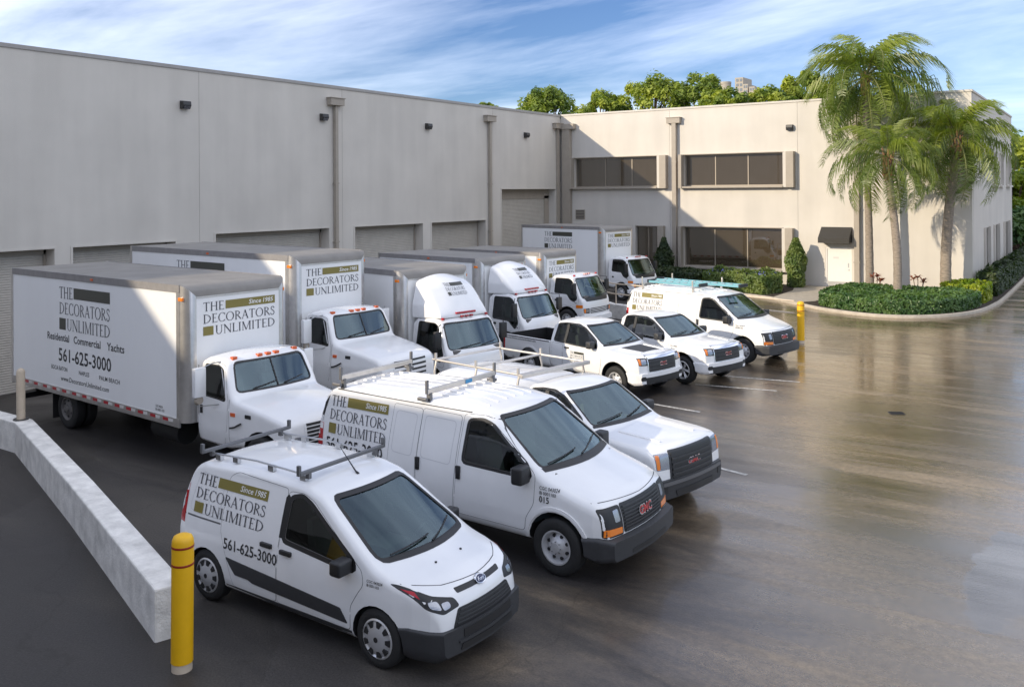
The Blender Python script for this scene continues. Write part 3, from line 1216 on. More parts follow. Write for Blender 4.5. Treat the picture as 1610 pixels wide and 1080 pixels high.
# ------------------------------------------------------------------ vehicles
def put_logo(b, root, mode, u, v, h, since=True, bar='olive', flip=False, phone=None, sx=1.0):
    lg = logo(since)
    o = b.decal('logo_lettering', 'ink', root, mode, lg['ink'], u, v, h, sx, flip)
    b.decal('logo_bar', bar, o, mode, lg['bar'], u, v, h, sx, flip, 0.008)
    b.decal('logo_square', bar, o, mode, lg['square'], u, v, h, sx, flip, 0.008)
    for sh in lg['white']:
        b.decal('logo_tagline', 'inkwhite', o, mode, [sh], u, v, h, sx, flip, 0.011)
    return o


def lamp_unit(b, root, name, mode, outer, bowls=(), amber=None, base='black'):
    o = b.panel(name, base, root, mode, rpoly(outer, 0.03), [], 0.004, 0.02, 0.06)
    for p in bowls:
        b.panel('lamp_reflector', 'lampbowl', o, mode, p, [], 0.008, 0.006, 0.06)
    if amber:
        b.panel('turn_signal', 'amber', o, mode, amber, [], 0.009, 0.008, 0.06)
    return o


def disc(cx, cy, r, ry=None, n=14):
    ry = r if ry is None else ry
    return [(cx + r * math.cos(2 * PI * i / n), cy + ry * math.sin(2 * PI * i / n)) for i in range(n)]


def both(outer):
    return outer, [(-u, v) for u, v in outer][::-1]


def handle(b, root, mode, x, z, w=0.17, h=0.04, material='black'):
    s = -1 if mode == 'R' else 1
    loc, nor, d = b.cast(mode, x, z)
    y = loc.y
    MB().box(x - w / 2, x + w / 2, min(y - s * 0.01, y + s * 0.035), max(y - s * 0.01, y + s * 0.035), z - h / 2, z + h / 2) \
        .build('door_handle', M[material], root, bevel=0.012, smooth=40)


def badge(b, root, s, z, h, w, cx=0.0):
    t, tw = text2d(s, 0.02)
    o = b.decal('badge_outline', 'chrome', root, 'F', [shift(text2d(s, 0.06)[0], -w / 2 - 0.012, 0, (w + 0.024) / text2d(s, 0.06)[1], h * 1.08)], cx, z - 0.004, 1.0, off=0.030)
    b.decal('badge_letters', 'redink', o, 'F', [shift(t, -w / 2, 0, w / tw, h)], cx, z, 1.0, off=0.034)
    return o


def lettering(b, root, name, mode, s, u, v, h, w, material='inkblack', bold=0.006, flip=False):
    return b.decal(name, material, root, mode, [fit_text(s, w, h, bold)], u, v, 1.0, 1.0, flip)


def arches(xs, r, w, z=0.36, n=24):
    out = []
    for x in xs:
        for s in (-1, 1):
            c = MB()
            poly = [(x + r * math.cos(2 * PI * i / n), z + r * math.sin(2 * PI * i / n)) for i in range(n)]
            lo, hi = sorted((s * (w - 0.30), s * (w + 0.3)))
            c.prism(poly, lo, hi, 'xz')
            out.append(c)
    return out


def side_cut(poly):
    return MB().prism(poly, -2, 2, 'xz')


def front_cut(poly, x0, x1=6.0):
    return MB().prism(poly, x0, x1, 'yz')


def windscreen_frame(b, root, poly, material='black', w=0.035):
    return b.panel('windscreen_seal', material, root, 'F', grow(poly, w), [grow(poly, -0.004)], 0.004, 0.01, 0.12)


# ---- small panel van
def compact_van(loc, rz, label, group):
    root = thing('panel_van', label, 'van', loc, rz, group)
    top = [(-3.68, 1.00), (-3.65, 1.34), (-3.49, 1.72), (-3.32, 1.79), (-2.3, 1.84), (-1.35, 1.82), (-1.02, 1.745), (0.10, 1.135), (0.24, 1.09), (0.58, 1.01), (0.77, 0.925), (0.865, 0.79), (0.90, 0.60)]
    bot = [(-3.68, 0.50), (-3.58, 0.30), (-3.3, 0.25), (0.5, 0.22), (0.82, 0.24), (0.90, 0.36)]
    W = [(0.2, 0.84), (0.32, 0.895), (0.55, 0.915), (0.8, 0.915), (1.0, 0.90), (1.12, 0.875), (1.4, 0.815), (1.7, 0.735), (1.85, 0.69)]
    plan = [(-3.68, 0.94), (-3.52, 0.985), (-3.25, 1.0), (0.0, 1.0), (0.38, 0.98), (0.62, 0.93), (0.80, 0.855), (0.90, 0.77)]
    bow = (0.15, -1.6, 0.1, 0.9)
    b = Body(top, bot, W, plan, 0.11, 0.05, 0.035, bow)
    swin = rpoly([(-1.56, 1.13), (-1.53, 1.59), (-1.36, 1.635), (-1.19, 1.57), (-0.40, 1.10), (-0.37, 1.05), (-0.5, 1.045)], 0.045)
    ws = rpoly([(-0.74, 1.155), (0.74, 1.155), (0.60, 1.66), (-0.60, 1.66)], 0.07)
    cav = Body(top, bot, W, plan, 0.06, 0.04, 0.03, bow, dx=0.2, ns=6, dw=-0.06, xr=(-1.75, 0.12), ztop=lambda x: lin(top, x) - 0.055, zbot=0.5)
    me = b.carve(arches((0, -3.06), 0.375, 0.9, 0.335) + [cav, side_cut(swin), front_cut(ws, -1.4)], [M['paint'], M['interior'], M['black']])
    body = link('body', me, root)
    b.panel('windscreen', 'glass', root, 'F', grow(ws, 0.012), [], -0.008, 0, 0.12)
    windscreen_frame(b, root, ws)
    for mode, s in (('R', -1), ('L', 1)):
        b.panel('door_window', 'sideglass', root, mode, grow(swin, 0.012), [], -0.010, 0, 0.15)
        fd = [(-1.68, 0.33), (-0.42, 0.33), (-0.40, 0.62), (-0.28, 0.80), (-0.20, 0.90), (-0.23, 1.04), (-1.16, 1.635), (-1.34, 1.69), (-1.60, 1.67)]
        d = b.panel('front_door', 'paint', root, mode, rpoly(fd, 0.05), [grow(swin, 0.05)], 0.003, 0.01)
        b.seam('door_gap', d, mode, rpoly(fd, 0.05))
        b.panel('window_trim', 'black', d, mode, grow(swin, 0.055), [swin], 0.0045, 0.006)
        b.panel('pillar_trim', 'black', d, mode, [(-1.66, 1.13), (-1.56, 1.13), (-1.545, 1.60), (-1.60, 1.64), (-1.64, 1.6)], [], 0.0055, 0.006)
        handle(b, d, mode, -1.50, 0.98, 0.2, 0.055)
        sd = [(-2.66, 0.74), (-2.58, 0.52), (-2.52, 0.33), (-1.70, 0.33), (-1.62, 1.70), (-2.6, 1.735), (-2.74, 1.66), (-2.76, 1.0)]
        d2 = b.panel('sliding_door', 'paint', root, mode, rpoly(sd, 0.06), [], 0.003, 0.01)
        b.seam('door_gap', d2, mode, rpoly(sd, 0.06))
        handle(b, d2, mode, -1.86, 1.0, 0.2, 0.055)
        b.panel('slide_rail', 'seam', root, mode, rect(-3.54, -2.78, 1.06, 1.08), [], 0.002, 0.003)
        q = rpoly([(-3.46, 1.14), (-2.84, 1.12), (-2.82, 1.60), (-3.34, 1.63)], 0.08)
        b.seam('crease_shade_line', root, mode, q, 0.010, 0.0012, 'creaseshade')
        b.panel('side_moulding', 'dkgrey', root, mode, rpoly([(-2.64, 0.685), (-2.46, 0.49), (-2.2, 0.49), (-2.12, 0.46), (-0.45, 0.40), (-0.56, 0.56)], 0.02), [], 0.012, 0.02)
        b.panel('sill', 'dkgrey', root, mode, rect(-2.66, -0.40, 0.262, 0.325), [], 0.006, 0.01)
        hl = [(0.43, 0.755), (0.66, 0.72), (0.79, 0.785), (0.872, 0.99), (0.84, 1.0), (0.70, 0.905), (0.47, 0.845)]
        hl = [(s * u, v) for u, v in hl]
        hl = hl if s > 0 else hl[::-1]
        o = lamp_unit(b, root, 'headlight', 'F', hl, [rpoly([(s * u, v) for u, v in ((0.665, 0.765), (0.77, 0.80), (0.77, 0.865), (0.68, 0.86))], 0.03), rpoly([(s * u, v) for u, v in ((0.545, 0.77), (0.645, 0.755), (0.655, 0.83), (0.55, 0.83))], 0.03)])
        b.panel('turn_signal', 'redlens', o, 'F', [(s * u, v) for u, v in ((0.80, 0.885), (0.835, 0.93), (0.85, 0.965), (0.80, 0.95))], [], 0.008, 0.006, 0.05)
        b.panel('tail_light', 'redlens', root, mode, rect(-3.66, -3.54, 0.95, 1.45), [], 0.006, 0.01)
        mirror(root, -0.47, s * 0.895, 1.0, s, 0.125, 0.17, 0.17)
        for x in (0.0, -3.06):
            wheel(root, x, s * 0.79, 0.335, 'cover', 0.215, s)
        b.panel('fog_recess', 'black', root, 'F', disc(s * 0.60, 0.41, 0.07, 0.05), [], 0.02, 0.004, 0.06)
    bump = Body([(0.33, 0.52), (0.58, 0.565), (0.945, 0.55)], [(0.33, 0.26), (0.58, 0.20), (0.86, 0.21), (0.945, 0.27)], W, [(0.33, 0.99), (0.62, 0.95), (0.82, 0.89), (0.945, 0.79)], 0.025, 0.03, 0.0, bow, 0.05, 8, 0.014, fd=0)
    bm_ = bump.carve(arches((0,), 0.375, 0.9, 0.335), [M['dkgrey'], M['black']])
    link('front_bumper', bm_, root)
    b.panel('upper_grille', 'black', root, 'F', rpoly([(-0.40, 0.865), (0.40, 0.865), (0.41, 0.912), (-0.41, 0.912)], 0.015), [], 0.004, 0.01, 0.06)
    lg = b.panel('lower_grille', 'black', root, 'F', rpoly([(-0.56, 0.545), (0.56, 0.545), (0.46, 0.735), (-0.46, 0.735)], 0.03), [], 0.012, 0.02, 0.06)
    for k in range(4):
        z = 0.585 + 0.04 * k
        w = 0.53 - 0.11 * (z - 0.545) / 0.19
        b.panel('grille_bar', 'dkgrey', lg, 'F', rect(-w, w, z, z + 0.012), [], 0.022, 0.012, 0.08)
    bump.panel('plate_recess', 'black', root, 'F', rpoly(rect(-0.45, 0.45, 0.43, 0.525), 0.02), [], 0.008, 0.01, 0.1)
    bump.panel('intake', 'black', root, 'F', rpoly([(-0.50, 0.30), (0.50, 0.30), (0.47, 0.37), (-0.47, 0.37)], 0.02), [], 0.008, 0.01, 0.1)
    bump.panel('bumper_lip', 'dkgrey', root, 'F', rpoly(rect(-0.52, 0.52, 0.385, 0.42), 0.01), [], 0.018, 0.02, 0.1)
    em = b.panel('emblem_ring', 'chrome', root, 'F', disc(0, 0.888, 0.088, 0.040, 24), [], 0.022, 0.02, 0.05)
    b.panel('emblem_field', 'blue', em, 'F', disc(0, 0.888, 0.078, 0.032, 24), [], 0.0245, 0.003, 0.05)
    b.decal('emblem_script', 'chrome', em, 'F', [shift(text2d('Ford', 0.01, 0.35)[0], -0.056, -0.014, 0.112 / text2d('Ford', 0.01, 0.35)[1], 0.032)], 0, 0.888, 1.0, off=0.028)
    wipers(b, root, [((-0.60, 1.165), (0.05, 1.21)), ((0.02, 1.16), (0.60, 1.235))])
    # bonnet shut line and washer jets
    b.panel('bonnet_gap', 'seam', root, 'F', [(-0.82, 1.0), (-0.5, 0.952), (0, 0.938), (0.5, 0.952), (0.82, 1.0), (0.82, 1.005), (0.5, 0.957), (0, 0.943), (-0.5, 0.957), (-0.82, 1.005)], [], 0.0015, 0, 0.08)
    for y in (-0.25, 0.22):
        l, n, d = b.cast('T', 0.34, y)
        MB().cyl(l, l + Vector((0, 0, 0.014)), 0.015, n=8).build('washer_jet', M['black'], root)
    l, n, d = b.cast('T', -1.15, 0.0)
    MB().tube([l, l + Vector((-0.05, 0, 0.03)), l + Vector((-0.33, 0.0, 0.30))], 0.006, 6, radii=[0.022, 0.010, 0.004]).build('aerial', M['black'], root)
    cabin(root, 0.10, -1.25, 0.52, 0.66, 1.7, dash_h=0.52)
    put_logo(b, root, 'R', -3.36, 1.125, 0.49, sx=1.33)
    lettering(b, root, 'phone_number', 'R', '561-625-3000', -2.68, 0.79, 0.135, 1.02, 'inkblack', 0.012)
    lettering(b, root, 'licence_text', 'R', 'CGC 043024', -0.14, 0.955, 0.03, 0.23)
    lettering(b, root, 'licence_text', 'R', 'IB 0001103', -0.14, 0.91, 0.03, 0.18)
    # roof rack
    for y in (-0.60, 0.60):
        rk = MB()
        rk.tube([(-3.28, y, 1.845), (-2.4, y, 1.885), (-1.42, y, 1.86)], 0.014, 8)
        for x, z in ((-3.16, 1.83), (-2.8, 1.85), (-2.1, 1.86), (-1.5, 1.84)):
            rk.box(x - 0.05, x + 0.05, y - 0.03, y + 0.03, z - 0.05, z + 0.02)
        rk.build('rack_rail', M['steel'], root, smooth=40)
    for x, z in ((-3.32, 1.895), (-1.42, 1.915)):
        g = MB()
        g.box(x - 0.03, x + 0.03, -0.76, 0.76, z - 0.02, z + 0.02)
        for s in (-1, 1):
            g.box(x - 0.025, x + 0.025, s * 0.76 - 0.02, s * 0.76 + 0.02, z - 0.02, z + 0.11)
            g.box(x - 0.03, x + 0.03, s * 0.60 - 0.025, s * 0.60 + 0.025, z - 0.09, z)
        g.build('rack_crossbar', M['rackdark'], root, bevel=0.006)
    return root


# ---- full-size cargo van
def cargo_van(loc, rz, label, group):
    root = thing('cargo_van', label, 'van', loc, rz, group)
    top = [(-4.76, 1.15), (-4.72, 1.6), (-4.60, 1.98), (-4.42, 2.06), (-3.0, 2.11), (-1.7, 2.10), (-1.16, 2.02), (-0.16, 1.375), (-0.02, 1.32), (0.42, 1.19), (0.66, 1.11), (0.77, 1.03), (0.83, 0.84), (0.85, 0.58)]
    bot = [(-4.76, 0.60), (-4.62, 0.45), (-4.2, 0.42), (0.5, 0.40), (0.85, 0.48)]
    W = [(0.38, 0.94), (0.5, 0.985), (0.75, 1.005), (1.05, 1.0), (1.25, 0.985), (1.5, 0.95), (1.9, 0.875), (2.1, 0.84)]
    plan = [(-4.76, 0.955), (-4.6, 0.985), (-4.3, 1.0), (0.2, 1.0), (0.5, 0.985), (0.68, 0.95), (0.79, 0.90), (0.85, 0.84)]
    bow = (0.13, -1.8, 0.2, 1.0)
    b = Body(top, bot, W, plan, 0.13, 0.06, 0.045, bow)
    swin = rpoly([(-1.62, 1.29), (-1.56, 1.87), (-1.32, 1.90), (-1.16, 1.86), (-0.50, 1.40), (-0.42, 1.27)], 0.06)
    ws = rpoly([(-0.84, 1.385), (0.84, 1.385), (0.71, 1.935), (-0.71, 1.935)], 0.07)
    cav = Body(top, bot, W, plan, 0.06, 0.04, 0.03, bow, dx=0.25, ns=6, dw=-0.06, xr=(-1.95, -0.12), ztop=lambda x: lin(top, x) - 0.06, zbot=0.62)
    me = b.carve(arches((0, -3.43), 0.45, 1.0, 0.42) + [cav, side_cut(swin), front_cut(ws, -1.6)], [M['paint'], M['interior'], M['black']])
    link('body', me, root)
    b.panel('windscreen', 'glass', root, 'F', grow(ws, 0.012), [], -0.008, 0, 0.12)
    windscreen_frame(b, root, ws)
    for mode, s in (('R', -1), ('L', 1)):
        b.panel('door_window', 'sideglass', root, mode, grow(swin, 0.012), [], -0.010, 0, 0.15)
        fd = [(-1.80, 0.52), (-0.52, 0.52), (-0.50, 0.70), (-0.36, 0.92), (-0.34, 1.30), (-1.10, 1.93), (-1.3, 1.97), (-1.66, 1.96)]
        d = b.panel('front_door', 'paint', root, mode, rpoly(fd, 0.06), [grow(swin, 0.04)], 0.003, 0.01)
        b.seam('door_gap', d, mode, rpoly(fd, 0.06))
        b.panel('window_trim', 'black', d, mode, grow(swin, 0.042), [swin], 0.0045, 0.006)
        handle(b, d, mode, -1.70, 1.12, 0.075, 0.19)
        if s < 0:
            for k, (xa, xb) in enumerate(((-2.57, -1.83), (-3.17, -2.60))):
                cd = rpoly([(xa, 0.52), (xb, 0.52), (xb + 0.12, 1.92), (xa + 0.10, 1.93)], 0.05)
                d2 = b.panel('side_cargo_door', 'paint', root, mode, cd, [], 0.003, 0.01)
                b.seam('door_gap', d2, mode, cd)
                ins = rpoly([(xa + 0.12, 1.22), (xb - 0.05, 1.20), (xb + 0.02, 1.82), (xa + 0.17, 1.83)], 0.06)
                b.seam('crease_shade_line', d2, mode, ins, 0.012, 0.0042, 'creaseshade')
                if k == 0:
                    handle(b, d2, mode, -2.50, 1.12, 0.075, 0.19)
            b.panel('fuel_flap', 'seam', root, mode, rpoly(rect(-3.30, -3.28, 0.9, 1.1), 0.005), [], 0.002, 0)
        b.panel('drip_rail', 'seam', root, mode, [(-4.5, 1.975), (-1.55, 1.98), (-1.55, 1.992), (-4.5, 1.987)], [], 0.006, 0.01)
        # wheel-arch lip
        lip = [(0.47 * math.cos(a), 0.42 + 0.47 * math.sin(a)) for a in [PI * i / 16 for i in range(17)]]
        lip = lip + [(0.515 * math.cos(a), 0.42 + 0.515 * math.sin(a)) for a in [PI * (16 - i) / 16 for i in range(17)]]
        b.panel('wheel_arch_lip', 'paint', root, mode, [(u, max(v, 0.44)) for u, v in lip], [], 0.016, 0.02, 0.1)
        hl = [(s * u, v) for u, v in ((0.55, 0.62), (0.90, 0.63), (0.92, 1.0), (0.56, 1.0))]
        o = lamp_unit(b, root, 'headlight', 'F', hl, [rpoly([(s * u, v) for u, v in ((0.60, 0.80), (0.70, 0.80), (0.71, 0.95), (0.61, 0.96))], 0.02)],
                      [(s * u, v) for u, v in ((0.575, 0.645), (0.89, 0.65), (0.89, 0.74), (0.575, 0.72))])
        b.panel('tail_light', 'redlens', root, mode, rpoly(rect(-4.74, -4.62, 0.92, 1.42), 0.02), [], 0.008, 0.01)
        b.panel('tail_pillar', 'black', root, mode, [(-4.75, 1.44), (-4.66, 1.44), (-4.52, 1.93), (-4.62, 1.95)], [], 0.005, 0.006)
        mirror(root, -0.52, s * 0.99, 1.20, s, 0.13, 0.18, 0.24)
        for x in (0.0, -3.43):
            wheel(root, x, s * 0.88, 0.39, 'steel', 0.235, s)
    bt = [(0.36, 0.60), (0.74, 0.635), (0.95, 0.60)]
    bb = [(0.36, 0.42), (0.74, 0.30), (0.95, 0.34)]
    bump = Body(bt, bb, [(0.3, 1.0), (0.7, 1.01)], [(0.36, 1.0), (0.6, 0.99), (0.8, 0.94), (0.95, 0.86)], 0.05, 0.04, 0.0, bow, 0.05, 8, 0.015, fd=0.04)
    link('front_bumper', bump.carve(arches((0,), 0.45, 1.0, 0.42), [M['dkgrey'], M['black']]), root)
    bump.panel('bumper_slot', 'black', root, 'F', rpoly(rect(-0.5, 0.5, 0.37, 0.43), 0.02), [], 0.005, 0.006, 0.1)
    gr = b.panel('grille', 'black', root, 'F', rpoly([(-0.535, 0.63), (0.535, 0.63), (0.55, 1.005), (-0.55, 1.005)], 0.04), [], 0.008, 0.02, 0.08)
    for k in range(8):
        z = 0.655 + 0.042 * k
        b.panel('grille_bar', 'dkgrey', gr, 'F', rect(-0.51, 0.51, z, z + 0.016), [], 0.024, 0.015, 0.1)
    badge(b, root, 'GMC', 0.775, 0.10, 0.34)
    wipers(b, root, [((-0.72, 1.40), (-0.02, 1.46)), ((0.0, 1.395), (0.70, 1.48))])
    b.panel('cowl_vent', 'black', root, 'F', [(-0.86, 1.335), (0.86, 1.335), (0.86, 1.375), (-0.86, 1.375)], [], 0.004, 0.006, 0.1)
    b.panel('bonnet_gap', 'seam', root, 'F', [(-0.90, 1.06), (0, 1.035), (0.90, 1.06), (0.90, 1.067), (0, 1.042), (-0.90, 1.067)], [], 0.0015, 0, 0.08)
    for k in range(6):
        y = -0.55 + 0.22 * k
        m = MB()
        pts = [b.cast('T', x, y)[0] + Vector((0, 0, 0.003)) for x in (-4.3, -3.5, -2.6, -1.9, -1.45)]
        m.tube(pts, 0.014, 6)
        m.build('roof_rib', M['paint'], root, smooth=50)
    cabin(root, -0.12, -1.45, 0.72, 0.80, 1.9, seats=(-0.45, 0.45), dash_h=0.60)
    for s in (-1, 1):
        pass
    return root, b


def van_rack(root):
    """two tall cross bars with end stops on feet"""
    for x in (-4.30, -2.42):
        g = MB()
        g.box(x - 0.025, x + 0.025, -0.86, 0.86, 2.14, 2.22)
        o = g.build('rack_crossbar', M['rack'], root, bevel=0.008)
        for s in (-1, 1):
            h = MB()
            h.box(x - 0.04, x + 0.04, s * 0.80 - 0.03, s * 0.80 + 0.03, 1.98, 2.16)
            h.box(x - 0.02, x + 0.02, s * 0.86 - 0.025, s * 0.86 + 0.025, 2.15, 2.36)
            h.box(x - 0.16, x + 0.02, s * 0.88 - 0.03, s * 0.88 + 0.03, 2.04, 2.09)
            h.build('rack_foot', M['rackdark'], o, bevel=0.01)
    bx('rack_label', 'sticker', root, -2.392, -2.388, 0.05, 0.22, 2.15, 2.21)


# ---- pickup
def pickup(name, loc, rz, label, group, dims, wheel_kind, style):
    root = thing(name, label, 'pickup', loc, rz, group)
    (oh, wb, ro, w, roof, hood, cabback, wr, bedz) = dims
    cx = -0.42
    top = [(cabback, roof - 0.14), (cabback + 0.14, roof - 0.02), (cabback + 0.5, roof), (-1.55, roof - 0.015), (-1.24, roof - 0.07), (cx, hood + 0.10), (cx + 0.14, hood + 0.055),
           (oh - 0.45, hood + 0.02), (oh - 0.20, hood - 0.01), (oh - 0.11, hood - 0.06), (oh - 0.075, hood - 0.16), (oh - 0.05, 0.75), (oh - 0.04, 0.55)]
    bot = [(cabback, 0.42), (-0.55, 0.40), (oh - 0.4, 0.42), (oh - 0.04, 0.45)]
    W = [(0.38, w - 0.07), (0.5, w - 0.02), (0.75, w), (hood - 0.15, w), (hood, w - 0.02), (hood + 0.08, w - 0.05), (roof - 0.3, w - 0.17), (roof, w - 0.27)]
    plan = [(cabback, 0.985), (cabback + 0.2, 1.0), (0.2, 1.0), (oh - 0.35, 0.99), (oh - 0.15, 0.97), (oh - 0.04, 0.93)]
    bow = (0.10, -1.8, 0.1, w)
    b = Body(top, bot, W, plan, 0.11, 0.06, 0.035, bow)
    zs = hood + 0.06
    swin = rpoly([(cabback + 0.13, zs + 0.02), (cabback + 0.17, roof - 0.14), (cabback + 0.45, roof - 0.10), (-1.5, roof - 0.10), (-1.24, roof - 0.17), (-0.74, zs + 0.13), (-0.66, zs - 0.02), (-1.2, zs - 0.03)], 0.06)
    ws = rpoly([(-w + 0.19, hood + 0.125), (w - 0.19, hood + 0.125), (w - 0.31, roof - 0.115), (-w + 0.31, roof - 0.115)], 0.06)
    rw = rpoly([(-w + 0.34, hood + 0.18), (w - 0.34, hood + 0.18), (w - 0.38, roof - 0.16), (-w + 0.38, roof - 0.16)], 0.05)
    cav = Body(top, bot, W, plan, 0.06, 0.04, 0.03, bow, dx=0.25, ns=6, dw=-0.06, xr=(cabback + 0.06, cx + 0.02), ztop=lambda x: lin(top, x) - 0.055, zbot=0.6)
    me = b.carve(arches((0,), wr + 0.095, w, wr + 0.03) + [cav, side_cut(swin), front_cut(ws, -1.7), front_cut(rw, cabback - 1, -1.2)], [M['paint'], M['interior'], M['black']])
    link('body', me, root)
    b.panel('windscreen', 'glass', root, 'F', grow(ws, 0.012), [], -0.008, 0, 0.12)
    windscreen_frame(b, root, ws, w=0.025)
    b.panel('rear_window', 'darkglass', root, 'B', grow(rw, 0.012), [], -0.008, 0, 0.2)
    tail = -wb - ro
    for mode, s in (('R', -1), ('L', 1)):
        b.panel('door_window', 'sideglass', root, mode, grow(swin, 0.012), [], -0.010, 0, 0.15)
        b.panel('window_trim', 'black', root, mode, grow(swin, 0.028), [swin], 0.0045, 0.006)
        b.panel('window_pillar', 'black' if style != 'grey' else 'cream', root, mode, rect(cabback + 0.50, cabback + 0.59, zs, roof - 0.115), [], 0.001, 0.008)
        fd = rpoly([(cabback + 0.50, 0.48), (-0.58, 0.48), (-0.50, 0.75), (-0.46, zs + 0.02), (-1.22, roof - 0.09), (-1.5, roof - 0.05), (cabback + 0.56, roof - 0.06)], 0.05)
        d = b.panel('front_door', 'paint', root, mode, fd, [grow(swin, 0.032)] if False else [], 0.0, 0.0) if False else None
        lower = rpoly([(cabback + 0.50, 0.48), (-0.58, 0.48), (-0.50, 0.75), (-0.48, zs - 0.05), (cabback + 0.52, zs - 0.055)], 0.04)
        d = b.panel('front_door', 'paint', root, mode, lower, [], 0.003, 0.01)
        b.seam('door_gap', d, mode, lower)
        low2 = rpoly([(cabback + 0.07, 0.48), (cabback + 0.47, 0.48), (cabback + 0.49, zs - 0.055), (cabback + 0.07, zs - 0.05)], 0.04)
        d2 = b.panel('rear_door', 'paint', root, mode, low2, [], 0.003, 0.01)
        b.seam('door_gap', d2, mode, low2)
        handle(b, d, mode, cabback + 0.66, zs - 0.13, 0.17, 0.04)
        mirror(root, -0.80, s * (w - 0.02), zs - 0.03, s, 0.12, 0.16, 0.19, 'dkgrey')
        MB().box(-0.78, -0.70, min(s * w, s * (w + 0.2)), max(s * w, s * (w + 0.2)), zs + 0.02, zs + 0.13).build('mirror_shell', M['dkgrey'], root, bevel=0.03, smooth=40)
        for x in (0.0, -wb):
            wheel(root, x, s * (w - 0.12), wr, wheel_kind, 0.235, s)
        # wheel arch lips
        for x in (0.0,):
            r0, r1 = wr + 0.095, wr + 0.14
            lip = [(x + r0 * math.cos(a), wr + 0.03 + r0 * math.sin(a)) for a in [PI * i / 14 for i in range(15)]]
            lip += [(x + r1 * math.cos(a), wr + 0.03 + r1 * math.sin(a)) for a in [PI * (14 - i) / 14 for i in range(15)]]
            b.panel('wheel_arch_lip', 'dkgrey' if style == 'grey' else 'paint', root, mode, [(u, max(v, 0.46)) for u, v in lip], [], 0.014, 0.02, 0.1)
        ih = w * 0.63
        hz = hood - 0.27 if style == 'chrome' or style == 'grey' else hood - 0.36
        hh = 0.20 if style != 'black' else 0.27
        hl = [(s * u, v) for u, v in ((ih - 0.02, hz), (w * 0.92, hz + 0.015), (w * 0.92, hz + hh), (ih, hz + hh - 0.01))]
        o = lamp_unit(b, root, 'headlight', 'F', hl, [rpoly([(s * u, v) for u, v in ((ih + 0.02, hz + 0.03), (w * 0.83, hz + 0.03), (w * 0.83, hz + hh - 0.03), (ih + 0.03, hz + hh - 0.03))], 0.03)],
                      rpoly([(s * u, v) for u, v in ((w * 0.84, hz + 0.025), (w * 0.905, hz + 0.03), (w * 0.905, hz + hh - 0.02), (w * 0.84, hz + hh - 0.02))], 0.02),
                      'lampbowl' if style == 'black' else 'black')
    # bumper
    white = style != 'black'
    bt = [(wr + 0.03, 0.66 if white else 0.70), (oh - 0.2, 0.68 if white else 0.71), (oh, 0.66 if white else 0.68)]
    bb = [(wr + 0.03, 0.42), (oh - 0.22, 0.34), (oh, 0.38)]
    bump = Body(bt, bb, [(0.3, w + 0.0), (0.7, w + 0.01)], [(0.3, 1.0), (oh - 0.3, 0.985), (oh - 0.12, 0.955), (oh, 0.88)], 0.04, 0.05, 0.0, bow, 0.05, 8, 0.012, fd=0.03)
    link('front_bumper', bump.carve(arches((0,), wr + 0.075, w, wr + 0.03), [M['paint'] if white else M['dkgrey'], M['black']]), root)
    bump.panel('lower_intake', 'black', root, 'F', rpoly([(-0.66, 0.36), (0.66, 0.36), (0.70, 0.555), (-0.70, 0.555)] if white else [(-0.52, 0.40), (0.52, 0.40), (0.56, 0.50), (-0.56, 0.50)], 0.03), [], 0.012, 0.02, 0.1)
    for s in (-1, 1):
        bump.panel('fog_light', 'black', root, 'F', rpoly([(s * u, v) for u, v in ((w * 0.74, 0.48), (w * 0.9, 0.48), (w * 0.9, 0.585), (w * 0.74, 0.585))], 0.03), [], 0.008, 0.012, 0.1)
    if not white:
        bump.panel('bumper_step', 'rackdark', root, 'F', rpoly(rect(-0.85, 0.85, 0.60, 0.655), 0.02), [], 0.015, 0.02, 0.1)
    else:
        bump.panel('chin_spoiler', 'dkgrey', root, 'F', rpoly(rect(-0.8, 0.8, 0.335, 0.40), 0.02), [], 0.012, 0.015, 0.1)
    gz0, gz1 = (0.665, hood - (0.075 if style == 'black' else 0.03))
    gw = w * 0.60
    if style == 'black':
        fr = b.panel('grille_surround', 'dkgrey', root, 'F', rpoly(rect(-gw - 0.02, gw + 0.02, gz0 - 0.02, gz1 + 0.0), 0.04), [], 0.012, 0.02, 0.1)
    else:
        fr = b.panel('grille_surround', 'chrome', root, 'F', rpoly(rect(-gw - 0.015, gw + 0.015, gz0, gz1 + 0.005), 0.03), [], 0.014, 0.02, 0.1)
    b.panel('grille', 'black', fr, 'F', rpoly(rect(-gw + 0.02, gw - 0.02, gz0 + 0.02, gz1 - (0.03 if style == 'black' else 0.075)), 0.03), [], 0.022, 0.01, 0.1)
    if style != 'black':
        b.panel('grille_top_bar', 'chrome', fr, 'F', rpoly(rect(-gw - 0.015, gw + 0.015, gz1 - 0.085, gz1 - 0.01), 0.02), [], 0.04, 0.03, 0.1)
    nb = 4 if style == 'black' else 3
    for k in range(nb):
        z = gz0 + 0.04 + (gz1 - gz0 - 0.13) * (k + 0.5) / nb
        b.panel('grille_bar', 'dkgrey', fr, 'F', rect(-gw + 0.03, gw - 0.03, z - 0.014, z + 0.014), [], 0.036, 0.018, 0.12)
    badge(b, root, 'GMC', gz0 + (gz1 - gz0) * 0.36, 0.10 if style == 'black' else 0.085, 0.33 if style == 'black' else 0.27)
    wipers(b, root, [((-w + 0.30, hood + 0.14), (0.0, hood + 0.19)), ((0.03, hood + 0.135), (w - 0.33, hood + 0.2))])
    b.panel('cowl_vent', 'black', root, 'F', [(-w + 0.15, hood + 0.088), (w - 0.15, hood + 0.088), (w - 0.17, hood + 0.118), (-w + 0.17, hood + 0.118)], [], 0.004, 0.006, 0.1)
